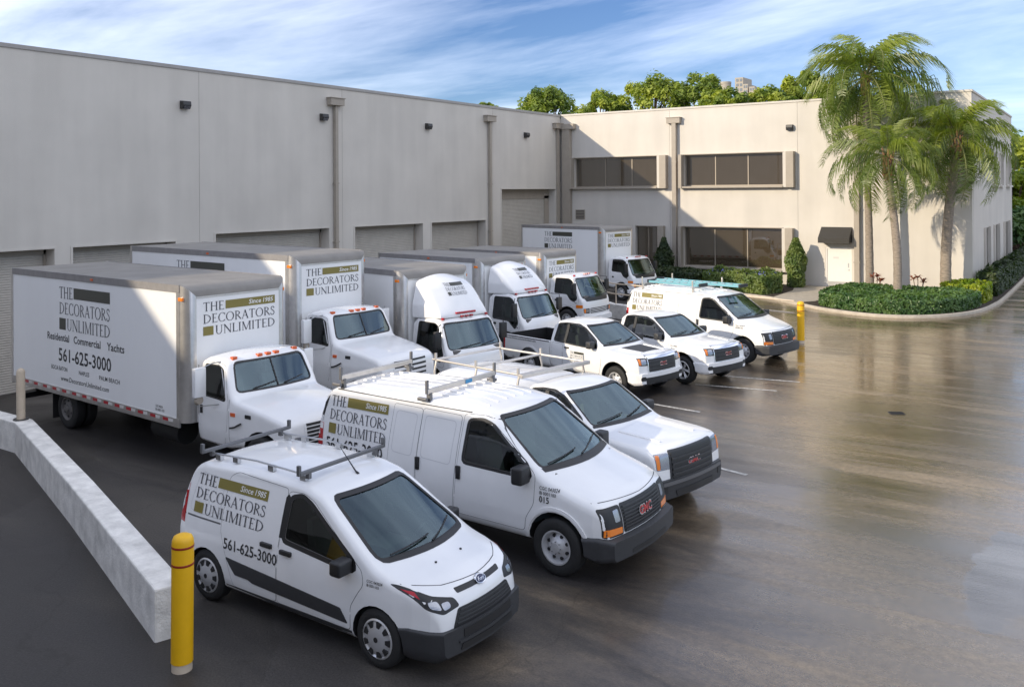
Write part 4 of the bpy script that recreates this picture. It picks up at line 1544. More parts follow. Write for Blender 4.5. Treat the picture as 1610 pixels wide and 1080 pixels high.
    cabin(root, cx - 0.06, -1.55, 0.62, w - 0.22, roof, seats=(-0.40, 0.40), dash_h=0.52, seat_h=0.55)
    # cargo bed
    x1, x0 = cabback - 0.03, tail
    bt = [(x0, bedz - 0.02), (x0 + 0.1, bedz), (x1, bedz)]
    bbm = [(x0, 0.55), (x0 + 0.15, 0.45), (x1, 0.42)]
    bed = Body(bt, bbm, [(0.38, w - 0.06), (0.5, w - 0.02), (0.8, w), (bedz, w - 0.02)], [(x0, 0.975), (x0 + 0.15, 1.0), (x1, 1.0)], 0.035, 0.05, 0.0, None, 0.12, 10)
    link('cargo_bed', bed.carve(arches((-wb,), wr + 0.075, w, wr + 0.03) + [MB().box(x0 + 0.07, x1 - 0.06, -w + 0.09, w - 0.09, bedz - 0.5, bedz + 0.3)], [M['paint'], M['black']]), root)
    for mode, s in (('R', -1), ('L', 1)):
        r0, r1 = wr + 0.075, wr + 0.12
        lip = [(-wb + r0 * math.cos(a), wr + 0.03 + r0 * math.sin(a)) for a in [PI * i / 14 for i in range(15)]]
        lip += [(-wb + r1 * math.cos(a), wr + 0.03 + r1 * math.sin(a)) for a in [PI * (14 - i) / 14 for i in range(15)]]
        bed.panel('wheel_arch_lip', 'paint', root, mode, [(u, max(v, 0.46)) for u, v in lip], [], 0.014, 0.02, 0.1)
        bed.panel('tail_light', 'redlens', root, mode, rpoly(rect(x0 + 0.02, x0 + 0.12, bedz - 0.42, bedz - 0.08), 0.02), [], 0.006, 0.01, 0.1)
        bed.panel('bed_rail_cap', 'black', root, mode, rect(x0 + 0.1, x1 - 0.02, bedz - 0.035, bedz - 0.012), [], 0.006, 0.01, 0.2)
    m = MB()
    m.box(x0 - 0.12, x0 + 0.05, -w + 0.1, w - 0.1, 0.45, 0.60)
    m.build('rear_bumper', M['chrome'] if style != 'black' else M['dkgrey'], root, bevel=0.03, smooth=40)
    return root, b, bed


# ---- box trucks
def cargo_box(root, L, W, zb, h, side_text, front_logo, side_logo=True, long_text=False, lamps=True, small_mark=False):
    hw = W / 2
    x0, x1, z1 = -L, 0.0, zb + h
    bm = bmesh.new()
    r = bmesh.ops.create_cube(bm, size=1.0)
    for v in bm.verts:
        v.co = Vector((x0 + (v.co.x + 0.5) * L, v.co.y * W, zb + (v.co.z + 0.5) * h))
    es = []
    for e in bm.edges:
        a, c = e.verts
        if abs(a.co.x) < 1e-5 and abs(c.co.x) < 1e-5 and max(a.co.z, c.co.z) > z1 - 1e-4:
            es.append(e)
    bmesh.ops.bevel(bm, geom=es, offset=0.23, segments=7, profile=0.5, affect='EDGES')
    bm.normal_update()
    for f in bm.faces:
        n, c = f.normal, f.calc_center_median()
        f.smooth = True
        ed = abs(n.y) > 0.05 and n.x > 0.05
        if n.z > 0.98:
            f.material_index = 2
        elif ed and n.z > 0.05:
            f.material_index = 3
        elif ed:
            f.material_index = 1
        elif n.x > 0.05 and n.z > 0.05:
            f.material_index = 4
    me = bpy.data.meshes.new('cargo_box')
    bm.to_mesh(me)
    bm.free()
    for k in ('fibre', 'alu', 'boxroof', 'darkalu', 'boxroof'):
        me.materials.append(M[k])
    me.set_sharp_from_angle(angle=math.radians(40))
    cb = link('cargo_box', me, root)
    for s in (-1, 1):
        y = s * hw
        bx('top_rail', 'toprail', cb, x0 + 0.02, -0.225, min(y - s * 0.02, y + s * 0.012), max(y - s * 0.02, y + s * 0.012), z1 - 0.145, z1 + 0.008)
        bx('bottom_rail', 'alu', cb, x0, -0.23, min(y - s * 0.02, y + s * 0.016), max(y - s * 0.02, y + s * 0.016), zb - 0.10, zb + 0.07)
        n = int((L - 0.4) / 0.46)
        for i in range(n):
            xa = x0 + 0.25 + i * (L - 0.6) / n
            bx('reflector_tape', 'tapered', cb, xa, xa + 0.19, min(y + s * 0.016, y + s * 0.019), max(y + s * 0.016, y + s * 0.019), zb - 0.015, zb + 0.045)
            bx('reflector_tape', 'tapewhite', cb, xa + 0.20, xa + 0.36, min(y + s * 0.016, y + s * 0.019), max(y + s * 0.016, y + s * 0.019), zb - 0.015, zb + 0.045)
        bx('corner_trim', 'alu', cb, -0.34, -0.228, min(y, y + s * 0.006), max(y, y + s * 0.006), zb - 0.02, z1 - 0.15)
        bx('corner_lamp', 'amber', cb, -0.27, -0.12, min(y - s * 0.06, y + s * 0.015), max(y - s * 0.06, y + s * 0.015), z1 - 0.31, z1 - 0.235, 0.015)
        bx('side_lamp', 'amberdark', cb, x0 * 0.48 - 0.05, x0 * 0.48 + 0.05, min(y, y + s * 0.03), max(y, y + s * 0.03), z1 - 0.10, z1 - 0.05, 0.01)
        bx('rear_post', 'alu', cb, x0 - 0.03, x0 + 0.06, min(y - s * 0.05, y + s * 0.012), max(y - s * 0.05, y + s * 0.012), zb - 0.12, z1 + 0.01)
    bx('front_trim', 'alu', cb, -0.005, 0.008, -hw + 0.232, hw - 0.232, z1 - 0.265, z1 - 0.232)
    bx('roll_door', 'fibre', cb, x0 - 0.02, x0 - 0.002, -hw + 0.06, hw - 0.06, zb, z1 - 0.1)
    lg, sg = logo(True), logo(False)
    if side_logo:
        H = side_logo if isinstance(side_logo, float) else 0.85
        zt = z1 - 0.31 - H
        sx = H * 1.08
        ux = x0 + L * 0.47 - 1.075 * sx
        fn = lambda x, y: (ux + x * sx, -hw - 0.004, zt + y * H)
        o = flat_decal('logo_lettering', 'ink', cb, sg['ink'], fn)
        flat_decal('logo_bar', 'darkbar', o, sg['bar'], fn)
        flat_decal('logo_square', 'darkbar', o, sg['square'], fn)
        if long_text:
            mid = ux + 1.075 * sx

            def row(s, z, hgt, wid, x=0.0, bold=0.004, m_='inkblack'):
                t = fit_text(s, wid, hgt, bold)
                flat_decal('lettering_row', m_, o, [t], lambda a, c: (mid + x - wid / 2 + a, -hw - 0.004, z + c))
            row('Residential', z1 - 1.555, 0.165, 1.04, -1.20, 0.014)
            row('Commercial', z1 - 1.555, 0.165, 1.20, 0.13, 0.014)
            row('Yachts', z1 - 1.555, 0.165, 0.72, 1.36, 0.014)
            row('561-625-3000', z1 - 2.01, 0.29, 2.35, 0.0, 0.014)
            row('BOCA RATON', z1 - 2.235, 0.095, 0.76, -1.15)
            row('NAPLES', z1 - 2.235, 0.095, 0.46, 0.0)
            row('PALM BEACH', z1 - 2.235, 0.095, 0.86, 1.10)
            row('www.DecoratorsUnlimited.com', z1 - 2.46, 0.11, 2.15, 0.0)
            row('CGC 043024', zb + 0.20, 0.05, 0.26, 3.05)
            row('IB 0001103', zb + 0.13, 0.05, 0.32, 3.08)
    if front_logo:
        H = front_logo
        zt = z1 - 0.36 - H
        sx = H * 1.22
        fn = lambda x, y: (0.005, -1.075 * sx + 0.02 + x * sx, zt + y * H)
        o = flat_decal('front_logo_lettering', 'ink', cb, lg['ink'], fn)
        flat_decal('front_logo_bar', 'olive', o, lg['bar'], fn)
        flat_decal('front_logo_square', 'olive', o, lg['square'], fn)
        for sh in lg['white']:
            flat_decal('front_logo_tagline', 'inkwhite', o, [sh], lambda x, y: (0.0075, -1.075 * sx + 0.02 + x * sx, zt + y * H))
    if small_mark:
        bx('maker_mark', 'redink', cb, 0.004, 0.006, 0.62, 0.95, z1 - 0.32, z1 - 0.27)
    return cb


def truck_chassis(root, L, zb, nose, axle_front, axle_rear, wr, kind):
    m = MB()
    for y in (-0.42, 0.42):
        m.box(-L + 0.3, nose - 0.15, y - 0.04, y + 0.04, zb - 0.36, zb - 0.13)
    k = -L + 0.4
    while k < -0.2:
        m.box(k, k + 0.08, -1.1, 1.1, zb - 0.14, zb - 0.005)
        k += 0.5
    m.box(-L + 0.02, -L + 0.12, -1.1, 1.1, zb - 0.55, zb - 0.42)
    m.box(-L + 0.05, -L + 0.12, -0.7, -0.6, zb - 0.45, zb - 0.1)
    m.box(-L + 0.05, -L + 0.12, 0.6, 0.7, zb - 0.45, zb - 0.1)
    m.build('chassis', M['chassis'], root)
    g = MB()
    g.cyl((axle_rear, -0.9, wr), (axle_rear, 0.9, wr), 0.07, n=10)
    g.cyl((axle_front, -0.9, wr), (axle_front, 0.9, wr), 0.06, n=10)
    g.lathe([(0.0, -0.2), (0.2, -0.1), (0.22, 0.05), (0, 0.2)], 14, c=(axle_rear, 0, wr))
    g.build('axle', M['chassis'], root, smooth=40)
    t = MB()
    t.cyl((-1.7, -0.75, zb - 0.36), (-0.7, -0.75, zb - 0.36), 0.24, n=16)
    t.build('fuel_tank', M['chassis'], root, smooth=40)
    for s in (-1, 1):
        wheel(root, axle_rear, s * 1.0, wr, kind, 0.24, s)
        wheel(root, axle_rear, s * 0.72, wr, kind, 0.24, s)
        wheel(root, axle_front, s * 0.92, wr, kind, 0.24, s)
        bx('mud_flap', 'chassis', root, axle_rear - wr - 0.2, axle_rear - wr - 0.18, min(s * 0.6, s * 1.13), max(s * 0.6, s * 1.13), 0.15, zb - 0.1)


def conventional_truck(loc, rz, label, group, L, zb, h, long_text, front_logo):
    root = thing('box_truck', label, 'truck', loc, rz, group)
    cargo_box(root, L, 2.44, zb, h, None, front_logo, 0.98, long_text)
    truck_chassis(root, L, zb, 2.6, 2.05, -L + 2.55, 0.46, 'truck')
    dz = zb - 0.89
    r0 = 2.26 + dz
    top = [(0.14, r0 - 0.07), (0.30, r0), (0.80, r0 + 0.0), (0.98, r0 - 0.08), (1.28, 1.60 + dz), (1.40, 1.545 + dz), (2.2, 1.42 + dz), (2.62, 1.33 + dz), (2.76, 1.24 + dz), (2.80, 1.05 + dz), (2.80, 0.72)]
    bot = [(0.14, 0.58), (1.1, 0.56), (1.5, 0.62), (2.80, 0.62)]
    W = [(0.5, 1.0), (0.8, 1.06), (1.3, 1.07), (1.45, 1.05), (1.62, 1.035), (r0 - 0.15, 0.95), (r0, 0.91)]
    plan = [(0.14, 0.985), (0.3, 1.0), (1.2, 1.0), (1.45, 0.97), (2.4, 0.90), (2.7, 0.86), (2.80, 0.80)]
    bow = (0.10, 0.3, 1.5, 1.0)
    b = Body(top, bot, W, plan, 0.12, 0.05, 0.05, bow)
    zs = 1.50 + dz
    swin = rpoly([(0.26, zs), (0.27, r0 - 0.20), (0.72, r0 - 0.19), (0.86, r0 - 0.25), (1.02, zs - 0.04), (0.8, zs - 0.02)], 0.05)
    ws = rpoly([(-0.88, 1.62 + dz), (0.88, 1.62 + dz), (0.79, r0 - 0.135), (-0.79, r0 - 0.135)], 0.09)
    cav = Body(top, bot, W, plan, 0.06, 0.04, 0.03, bow, dx=0.25, ns=6, dw=-0.06, xr=(0.2, 1.30), ztop=lambda x: lin(top, x) - 0.06, zbot=0.8)
    arch = arches((2.05,), 0.56, 0.98, 0.46)
    me = b.carve(arch + [cav, side_cut(swin), front_cut(ws, 0.6)], [M['paint'], M['interior'], M['black']])
    link('cab', me, root)
    b.panel('windscreen', 'glass', root, 'F', grow(ws, 0.012), [], -0.008, 0, 0.12)
    windscreen_frame(b, root, ws, w=0.028)
    b.panel('windscreen_divider', 'black', root, 'F', rect(-0.012, 0.012, 1.60 + dz, r0 - 0.12), [], 0.004, 0.008)
    wipers(b, root, [((-0.55, 1.64 + dz), (-0.05, 1.70 + dz)), ((0.15, 1.64 + dz), (0.65, 1.71 + dz))])
    for mode, s in (('R', -1), ('L', 1)):
        b.panel('door_window', 'sideglass', root, mode, grow(swin, 0.012), [], -0.010, 0, 0.15)
        b.panel('window_trim', 'black', root, mode, grow(swin, 0.022), [swin], 0.004, 0.006)
        dd = rpoly([(0.20, 0.62), (0.98, 0.62), (1.10, 1.0), (1.12, zs - 0.05), (0.90, r0 - 0.16), (0.75, r0 - 0.13), (0.20, r0 - 0.14)], 0.05)
        d = b.panel('cab_door', 'paint', root, mode, dd, [grow(swin, 0.024)], 0.003, 0.01)
        b.seam('door_gap', d, mode, dd)
        handle(b, d, mode, 0.29, 1.22, 0.05, 0.16)
        b.panel('side_marker', 'amberdark', root, mode, rpoly(rect(1.20, 1.32, 1.20 + dz, 1.27 + dz), 0.01), [], 0.012, 0.015, 0.1)
        b.panel('hood_vent', 'black', root, mode, rpoly(rect(1.60, 1.76, 1.21 + dz, 1.28 + dz), 0.01), [], 0.010, 0.012, 0.1)
        l, n, dv = b.cast(mode, 1.35, 1.02 + dz)
        MB().tube([l + Vector((-0.18, s * 0.02, -0.05)), l + Vector((0, s * 0.04, 0)), l + Vector((0.16, s * 0.02, 0.08))], 0.018, 6).build('hood_latch', M['black'], root)
        b.panel('hood_gap', 'seam', root, mode, rect(1.15, 1.158, 0.7, 1.5 + dz), [], 0.002, 0)
        # tall mirror on tubular arms with a round spot mirror
        y = s * 1.30
        ma = MB()
        ma.tube([(0.72, s * 0.93, r0 - 0.10), (0.62, s * 1.08, r0 - 0.13), (0.55, y, r0 - 0.22)], 0.011, 6)
        ma.tube([(1.02, s * 0.99, zs - 0.02), (0.85, s * 1.05, zs - 0.12), (0.55, y, 1.34 + dz)], 0.011, 6)
        ma.tube([(0.72, s * 0.93, r0 - 0.10), (1.02, s * 1.04, zs + 0.02)], 0.011, 6)
        ma.tube([(0.55, y, 1.20 + dz), (0.55, y, r0 - 0.12)], 0.012, 6)
        mo = MB().box(0.50, 0.61, y - 0.12, y + 0.12, 1.52 + dz, 2.08 + dz).build('wing_mirror', M['paint'], root, bevel=0.02, smooth=40)
        ma.build('mirror_arm', M['steel'], mo, smooth=40)
        bx('mirror_glass', 'chrome', mo, 0.492, 0.498, y - 0.085, y + 0.085, 1.58 + dz, 2.06 + dz)
        MB().lathe([(0.0, -0.03), (0.06, -0.025), (0.095, 0.0), (0.095, 0.015), (0, 0.02)], 18).mesh('x', M['trim'])
        sp = MB()
        for i in range(1):
            sp.cyl((0.53, y, 1.46 + dz), (0.585, y, 1.46 + dz), 0.098, 0.075, 18)
        sp.build('spot_mirror', M['trim'], mo, smooth=40)
        bx('cab_step', 'chassis', root, 0.3, 1.0, min(s * 0.7, s * 1.0), max(s * 0.7, s * 1.0), 0.35, 0.42, 0.01)
    for y in (-0.72, -0.20, 0.0, 0.20, 0.72):
        l, n, d = b.cast('F', y, r0 - 0.075)
        MB().box(l.x - 0.07, l.x + 0.02, y - 0.055, y + 0.055, l.z - 0.01, l.z + 0.05).build('roof_marker', M['amberdark'], root, bevel=0.012, smooth=40)
    gr = b.panel('grille', 'paint', root, 'F', rpoly(rect(-0.56, 0.56, 0.72, 1.19 + dz), 0.03), [], 0.008, 0.02, 0.1)
    nsl = 7
    for k in range(nsl):
        z = 0.76 + (0.40 + dz) * k / (nsl - 1)
        for ya, yb in ((-0.52, -0.02), (0.02, 0.52)):
            b.panel('grille_slot', 'black', gr, 'F', rect(ya, yb, z - 0.023, z + 0.023), [], 0.011, 0.004, 0.15)
    for s in (-1, 1):
        lamp_unit(b, root, 'headlight', 'F', [(s * u, v) for u, v in ((0.60, 0.80), (0.78, 0.80), (0.78, 0.98), (0.60, 0.98))], [disc(s * 0.69, 0.89, 0.075)], None, 'steel')
    bx('front_bumper', 'paint', root, 2.74, 2.90, -1.05, 1.05, 0.42, 0.66, 0.04, 40)
    cabin(root, 1.25, 0.48, 0.95 + dz * 0.6, 0.82, r0, seats=(-0.45, 0.45), dash_h=0.56, seat_h=0.55)
    return root


def cabover_truck(loc, rz, label, group, L, zb, h, fairing, front_logo, side_logo, old=False, small_mark=False):
    root = thing('box_truck', label, 'truck', loc, rz, group)
    cargo_box(root, L, 2.44, zb, h, None, front_logo, side_logo, False, small_mark=small_mark)
    truck_chassis(root, L, zb, 1.5, 0.98, -L + 1.75, 0.40, 'small')
    top = [(0.15, 2.02), (0.28, 2.12), (0.9, 2.16), (1.18, 2.10), (1.30, 2.02), (1.70, 1.30), (1.76, 1.18), (1.80, 0.9), (1.80, 0.55)]
    bot = [(0.15, 0.62), (0.6, 0.58), (1.4, 0.52), (1.80, 0.50)]
    W = [(0.5, 0.97), (0.7, 1.0), (1.25, 1.01), (1.5, 0.985), (1.95, 0.92), (2.15, 0.88)]
    plan = [(0.15, 0.98), (0.3, 1.0), (1.3, 1.0), (1.62, 0.985), (1.74, 0.95), (1.80, 0.90)]
    bow = (0.11, 0.7, 1.5, 1.0)
    b = Body(top, bot, W, plan, 0.11, 0.05, 0.04, bow)
    if old:
        swin = rpoly([(0.38, 1.42), (0.40, 1.98), (1.02, 1.98), (1.18, 1.90), (1.44, 1.24), (1.30, 1.12), (1.12, 1.20), (0.98, 1.40)], 0.06)
        wz = 1.26
    else:
        swin = rpoly([(0.36, 1.30), (0.38, 1.98), (1.04, 1.98), (1.17, 1.91), (1.43, 1.22), (1.30, 1.02), (1.05, 1.26)], 0.06)
        wz = 1.36
    ws = rpoly([(-0.88, wz), (0.88, wz), (0.80, 1.975), (-0.80, 1.975)], 0.09)
    cav = Body(top, bot, W, plan, 0.06, 0.04, 0.03, bow, dx=0.25, ns=6, dw=-0.06, xr=(0.22, 1.72), ztop=lambda x: lin(top, x) - 0.06, zbot=0.95)
    me = b.carve(arches((0.98,), 0.50, 0.98, 0.42) + [cav, side_cut(swin), front_cut(ws, 0.9)], [M['paint'], M['interior'], M['black']])
    link('cab', me, root)
    b.panel('windscreen', 'glass', root, 'F', grow(ws, 0.012), [], -0.008, 0, 0.12)
    windscreen_frame(b, root, ws, w=0.03)
    wipers(b, root, [((-0.55, wz + 0.02), (0.1, wz + 0.07)), ((0.15, wz + 0.02), (0.72, wz + 0.08))])
    b.panel('front_panel', 'black' if old else 'paint', root, 'F', rpoly([(-0.72, wz - 0.14), (0.72, wz - 0.14), (0.80, wz - 0.02), (-0.80, wz - 0.02)], 0.03), [], 0.005, 0.008, 0.1)
    for mode, s in (('R', -1), ('L', 1)):
        b.panel('door_window', 'sideglass', root, mode, grow(swin, 0.012), [], -0.010, 0, 0.15)
        b.panel('window_trim', 'black', root, mode, grow(swin, 0.022), [swin], 0.004, 0.006)
        dd = rpoly([(0.30, 0.95), (0.55, 0.95), (0.80, 0.98), (1.42, 0.90), (1.52, 1.15), (1.24, 1.98), (1.05, 2.05), (0.30, 2.04)], 0.05)
        d = b.panel('cab_door', 'paint', root, mode, dd, [grow(swin, 0.024)], 0.003, 0.01)
        b.seam('door_gap', d, mode, dd)
        handle(b, d, mode, 0.46, 1.14, 0.10, 0.07)
        y = s * 1.16
        mo = MB().box(1.36, 1.46, y - 0.11, y + 0.11, 1.42, 1.84).build('wing_mirror', M['black'], root, bevel=0.02, smooth=40)
        ma = MB()
        ma.tube([(1.25, s * 0.92, 1.98), (1.42, y, 1.94), (1.42, y, 1.12), (1.42, s * 0.99, 1.06)], 0.013, 6)
        ma.build('mirror_arm', M['black'], mo, smooth=40)
        bx('mirror_glass', 'chrome', mo, 1.352, 1.358, y - 0.09, y + 0.09, 1.45, 1.81)
        hl = [(s * u, v) for u, v in ((0.60, 0.66), (0.90, 0.68), (0.92, 0.86), (0.60, 0.86))]
        lamp_unit(b, root, 'headlight', 'F', hl, [[(s * u, v) for u, v in ((0.64, 0.70), (0.80, 0.70), (0.80, 0.82), (0.64, 0.82))]],
                  [(s * u, v) for u, v in ((0.82, 0.69), (0.90, 0.70), (0.90, 0.85), (0.82, 0.85))])
        if old:
            b.panel('corner_signal', 'amber', root, mode, rpoly(rect(1.40, 1.66, 0.88, 1.0), 0.02), [], 0.012, 0.015, 0.1)
        bx('roof_marker', 'redlens', root, 1.12, 1.20, s * 0.76 - 0.03, s * 0.76 + 0.03, 2.07, 2.13, 0.012)
        bx('cab_step', 'chassis', root, 0.5, 1.4, min(s * 0.75, s * 0.98), max(s * 0.75, s * 0.98), 0.36, 0.42, 0.01)
    gr = b.panel('grille', 'black', root, 'F', rpoly(rect(-0.55, 0.55, 0.66, 0.86), 0.03), [], 0.006, 0.02, 0.1)
    for k in range(3):
        b.panel('grille_bar', 'paint', gr, 'F', rect(-0.53, 0.53, 0.70 + 0.055 * k, 0.72 + 0.055 * k), [], 0.014, 0.01, 0.15)
    bumper = Body([(1.35, 0.56), (1.78, 0.57), (1.92, 0.55)], [(1.35, 0.36), (1.80, 0.34), (1.92, 0.37)], [(0.3, 1.0), (0.6, 1.0)], [(1.3, 1.0), (1.75, 0.98), (1.92, 0.88)], 0.04, 0.04, 0, bow, 0.08, 6, 0.01, fd=0.03)
    link('front_bumper', bumper.carve([MB().box(1.0, 1.3, -0.1, 0.1, 0.4, 0.5)], [M['paint'], M['black']]), root)
    for y in (-0.16, 0.0, 0.16):
        bx('roof_marker', 'redlens', root, 1.20, 1.27, y - 0.045, y + 0.045, 2.10, 2.145, 0.012)
    if fairing:
        ft = [(0.10, zb + h - 0.14), (0.35, zb + h - 0.20), (0.62, zb + h - 0.34), (0.92, 2.62), (1.14, 2.30), (1.20, 2.18)]
        fb = [(0.10, 2.06), (1.20, 2.11)]
        fw = [(2.0, 0.92), (2.4, 0.93), (2.7, 0.86), (3.1, 0.76), (3.5, 0.68)]
        fa = Body(ft, fb, fw, [(0.1, 1.0), (0.7, 0.99), (1.0, 0.95), (1.20, 0.88)], 0.20, 0.02, 0.10, (0.10, 0.2, 0.8, 0.95), 0.06, 12, 0, 0.12)
        me = fa.me
        me.materials.append(M['paint'])
        fo = link('roof_fairing', me, root)
        lg = logo(True)
        fa.decal('fairing_lettering', 'ink', fo, 'F', lg['ink'], -0.30, zb + h - 0.66, 0.31, 1.0, False, 0.012)
        fa.decal('fairing_bar', 'darkbar', fo, 'F', lg['bar'], -0.30, zb + h - 0.66, 0.31, 1.0, False, 0.012)
        fa.decal('fairing_square', 'darkbar', fo, 'F', lg['square'], -0.30, zb + h - 0.66, 0.31, 1.0, False, 0.012)
        bx('fairing_light_bar', 'redlens', root, 1.15, 1.22, -0.34, 0.34, 2.19, 2.24, 0.012)
    cabin(root, 1.66, 0.62, 1.0, 0.82, 2.1, seats=(-0.45, 0.45), dash_h=0.34, seat_h=0.5)
    return root


# ------------------------------------------------------------------ the place
def slab(name, m, parent, outer, holes, P, depth):
    """flat plate with openings; P(u, v, w) places it, w runs 0..depth"""
    loops = [outer] + list(holes)
    flat = [p for l in loops for p in l]
    tris = tessellate_polygon([[Vector((u, v, 0)) for u, v in l] for l in loops])
    n = len(flat)
    vs = [P(u, v, 0) for u, v in flat] + [P(u, v, depth) for u, v in flat]
    fs = [tuple(t) for t in tris] + [tuple(i + n for i in reversed(t)) for t in tris]
    k = 0
    for l in loops:
        for i in range(len(l)):
            a, b_ = k + i, k + (i + 1) % len(l)
            fs.append((a, b_, n + b_, n + a))
        k += len(l)
    g = MB()
    g.add(vs, fs)
    return g.build(name, m if not isinstance(m, str) else M[m], parent)


# ---- ground
g = MB()
CY0, CY1 = -40.25, -13.4            # dock court between the two low walls
E = 400.0
g.add([(9, -E, 0), (E, -E, 0), (E, E, 0), (9, E, 0)], [(0, 1, 2, 3)])
g.add([(-E, -E, 0), (9, -E, 0), (9, CY0, 0), (-E, CY0, 0)], [(0, 1, 2, 3)])
g.add([(-E, CY1, 0), (9, CY1, 0), (9, E, 0), (-E, E, 0)], [(0, 1, 2, 3)])
ground = tag(g.build('ground', M['asphalt']), kind='structure')
g = MB()
g.add([(-1, CY0, -1.22), (0, CY0, -1.22), (9, CY0, 0), (9, CY1, 0), (0, CY1, -1.22), (-1, CY1, -1.22)], [(0, 1, 4, 5), (1, 2, 3, 4)])
g.add([(-1, CY0, -1.22), (0, CY0, -1.22), (9, CY0, 0), (-1, CY0, 0)], [(0, 1, 2, 3)])
g.add([(-1, CY1, -1.22), (0, CY1, -1.22), (9, CY1, 0), (-1, CY1, 0)], [(0, 1, 2, 3)])
tag(g.build('loading_court', M['asphalt']), kind='structure')

# painted bay lines
for (x0, y0, x1, y1) in ((19.2, -29.35, 21.6, -29.62), (20.3, -26.75, 22.45, -26.35), (20.5, -25.25, 22.65, -24.92), (22.3, -33.3, 24.2, -33.7)):
    d = Vector((x1 - x0, y1 - y0, 0)).normalized()
    nn = Vector((-d.y, d.x, 0)) * 0.05
    a, b_ = Vector((x0, y0, 0.004)), Vector((x1, y1, 0.004))
    q = MB()
    q.add([a - nn, b_ - nn, b_ + nn, a + nn], [(0, 1, 2, 3)])
    tag(q.build('parking_line', M['line']), kind='structure')

# ---- warehouse wall on the left (plane X = 0)
HT = 10.36
wh = thing('warehouse', 'long windowless beige concrete warehouse with roller doors along the left', 'building', (0, 0, 0))
PA = lambda u, v, w: (-w, u, v)
doors = [(-37.6, -33.65, 3.55), (-33.0, -28.9, 3.56), (-27.05, -20.78, 3.77), (-19.1, -14.06, 3.76), (-13.33, -8.44, 3.77), (-6.82, -0.69, 5.53)]
zb0 = -1.3
cuts = [-44.6, -27.80, -19.90, -7.68, -0.02]
for a, b_ in zip(cuts, cuts[1:]):
    hs = [[(max(u0, a + 0.3), zb0), (max(u0, a + 0.3), zt), (u1, zt), (u1, zb0)] for u0, u1, zt in doors if a < u1 < b_]
    ring = [(a + 0.008, zb0)]
    for h_ in sorted(hs, key=lambda q: q[0][0]):
        ring += [h_[0], h_[1], h_[2], h_[3]]
    ring += [(b_ - 0.008, zb0), (b_ - 0.008, HT - 0.10), (a + 0.008, HT - 0.10)]
    slab('wall_panel', 'wall', wh, ring, [], PA, 0.62)
bx('roof_block', 'joint', wh, -30, -0.05, -44.5, 14, 8.0, HT - 0.25)
bx('joint_backing', 'joint', wh, -0.12, -0.03, -44.4, -0.05, 5.6, HT - 0.3)
for yj in cuts[1:-1]:
    bx('panel_joint', 'joint', wh, -0.10, -0.012, yj - 0.012, yj + 0.012, zb0, HT - 0.12)
bx('coping', 'coping', wh, -0.66, 0.04, -44.6, -0.0, HT - 0.14, HT, 0.008)
# taller block of the same building beyond the left edge of the picture
bx('tall_block', 'wall', wh, -30, 0.0, -58.5, -45.2, zb0, 12.45)
bx('unseen_shade_block', 'wall', wh, -30, 0.0, -120, -58.6, zb0, 12.95)  # unseen higher block, raised to set the shade line on the nearest truck
bx('south_wing', 'wall', wh, 0.02, 44, -75, -58.9, zb0, HT)
bx('rear_block', 'wall', wh, -30, -0.7, -45.1, -0.1, zb0, 8.0)

def roller(u0, u1, z0, z1, X):
    """corrugated curtain"""
    prof = []
    z = z0
    while z < z1:
        prof += [(0.0, z), (0.018, z + 0.018), (0.018, z + 0.060), (0.0, z + 0.078)]
        z += 0.084
    prof.append((0.0, z1))
    m = MB()
    vs = [(X + d, u, zz) for u in (u0, u1) for d, zz in prof]
    n = len(prof)
    m.add(vs, [(i, i + 1, n + i + 1, n + i) for i in range(n - 1)])
    return m


for k, (u0, u1, zt) in enumerate(doors):
    top = zt - 0.02 if k < 5 else zt - 0.42
    d = roller(u0 + 0.02, u1 - 0.02 if k < 5 else u1 - 0.5, zb0, top - (0.18 if k < 5 else 0.0), -0.56).build('roller_door', M['shutter'], wh)
    bx('door_head', 'trim', d, -0.60, -0.50, u0 + 0.02, u1 - 0.02, top - 0.18, zt - 0.004)
    bx('door_guide', 'trim', d, -0.58, -0.50, u1 - (0.10 if k < 5 else 0.55), u1 - 0.005, zb0, top)
    bx('opening_lip', 'wall', d, 0.002, 0.022, u0 - 0.07, u1 + 0.07, zt + 0.0, zt + 0.06)
    bx('opening_lip', 'wall', d, 0.002, 0.022, u0 - 0.07, u0, zb0, zt)
    bx('opening_lip', 'wall', d, 0.002, 0.022, u1, u1 + 0.07, zb0, zt)


def wall_light(parent, P, u, z):
    m = MB()
    m.prism([(0.0, z - 0.17), (0.17, z - 0.17), (0.25, z - 0.02), (0.22, z + 0.13), (0.0, z + 0.15)], -0.18, 0.18, 'xz')
    m.v = [P(x, y, zz) for x, y, zz in m.v]
    o = m.build('wall_light', M['bronze'], parent, bevel=0.015)
    l = MB()
    l.prism([(0.05, z - 0.165), (0.175, z - 0.16), (0.235, z - 0.04), (0.10, z - 0.06)], -0.14, 0.14, 'xz')
    l.v = [P(x + 0.012, y, zz - 0.012) for x, y, zz in l.v]
    l.build('light_lens', M['lampbowl'], o)
    return o


for y in (-28.5, -21.15, -13.65, -4.2):
    wall_light(wh, lambda a, b_, c, y=y: (a, y + b_, c), y, 8.85)


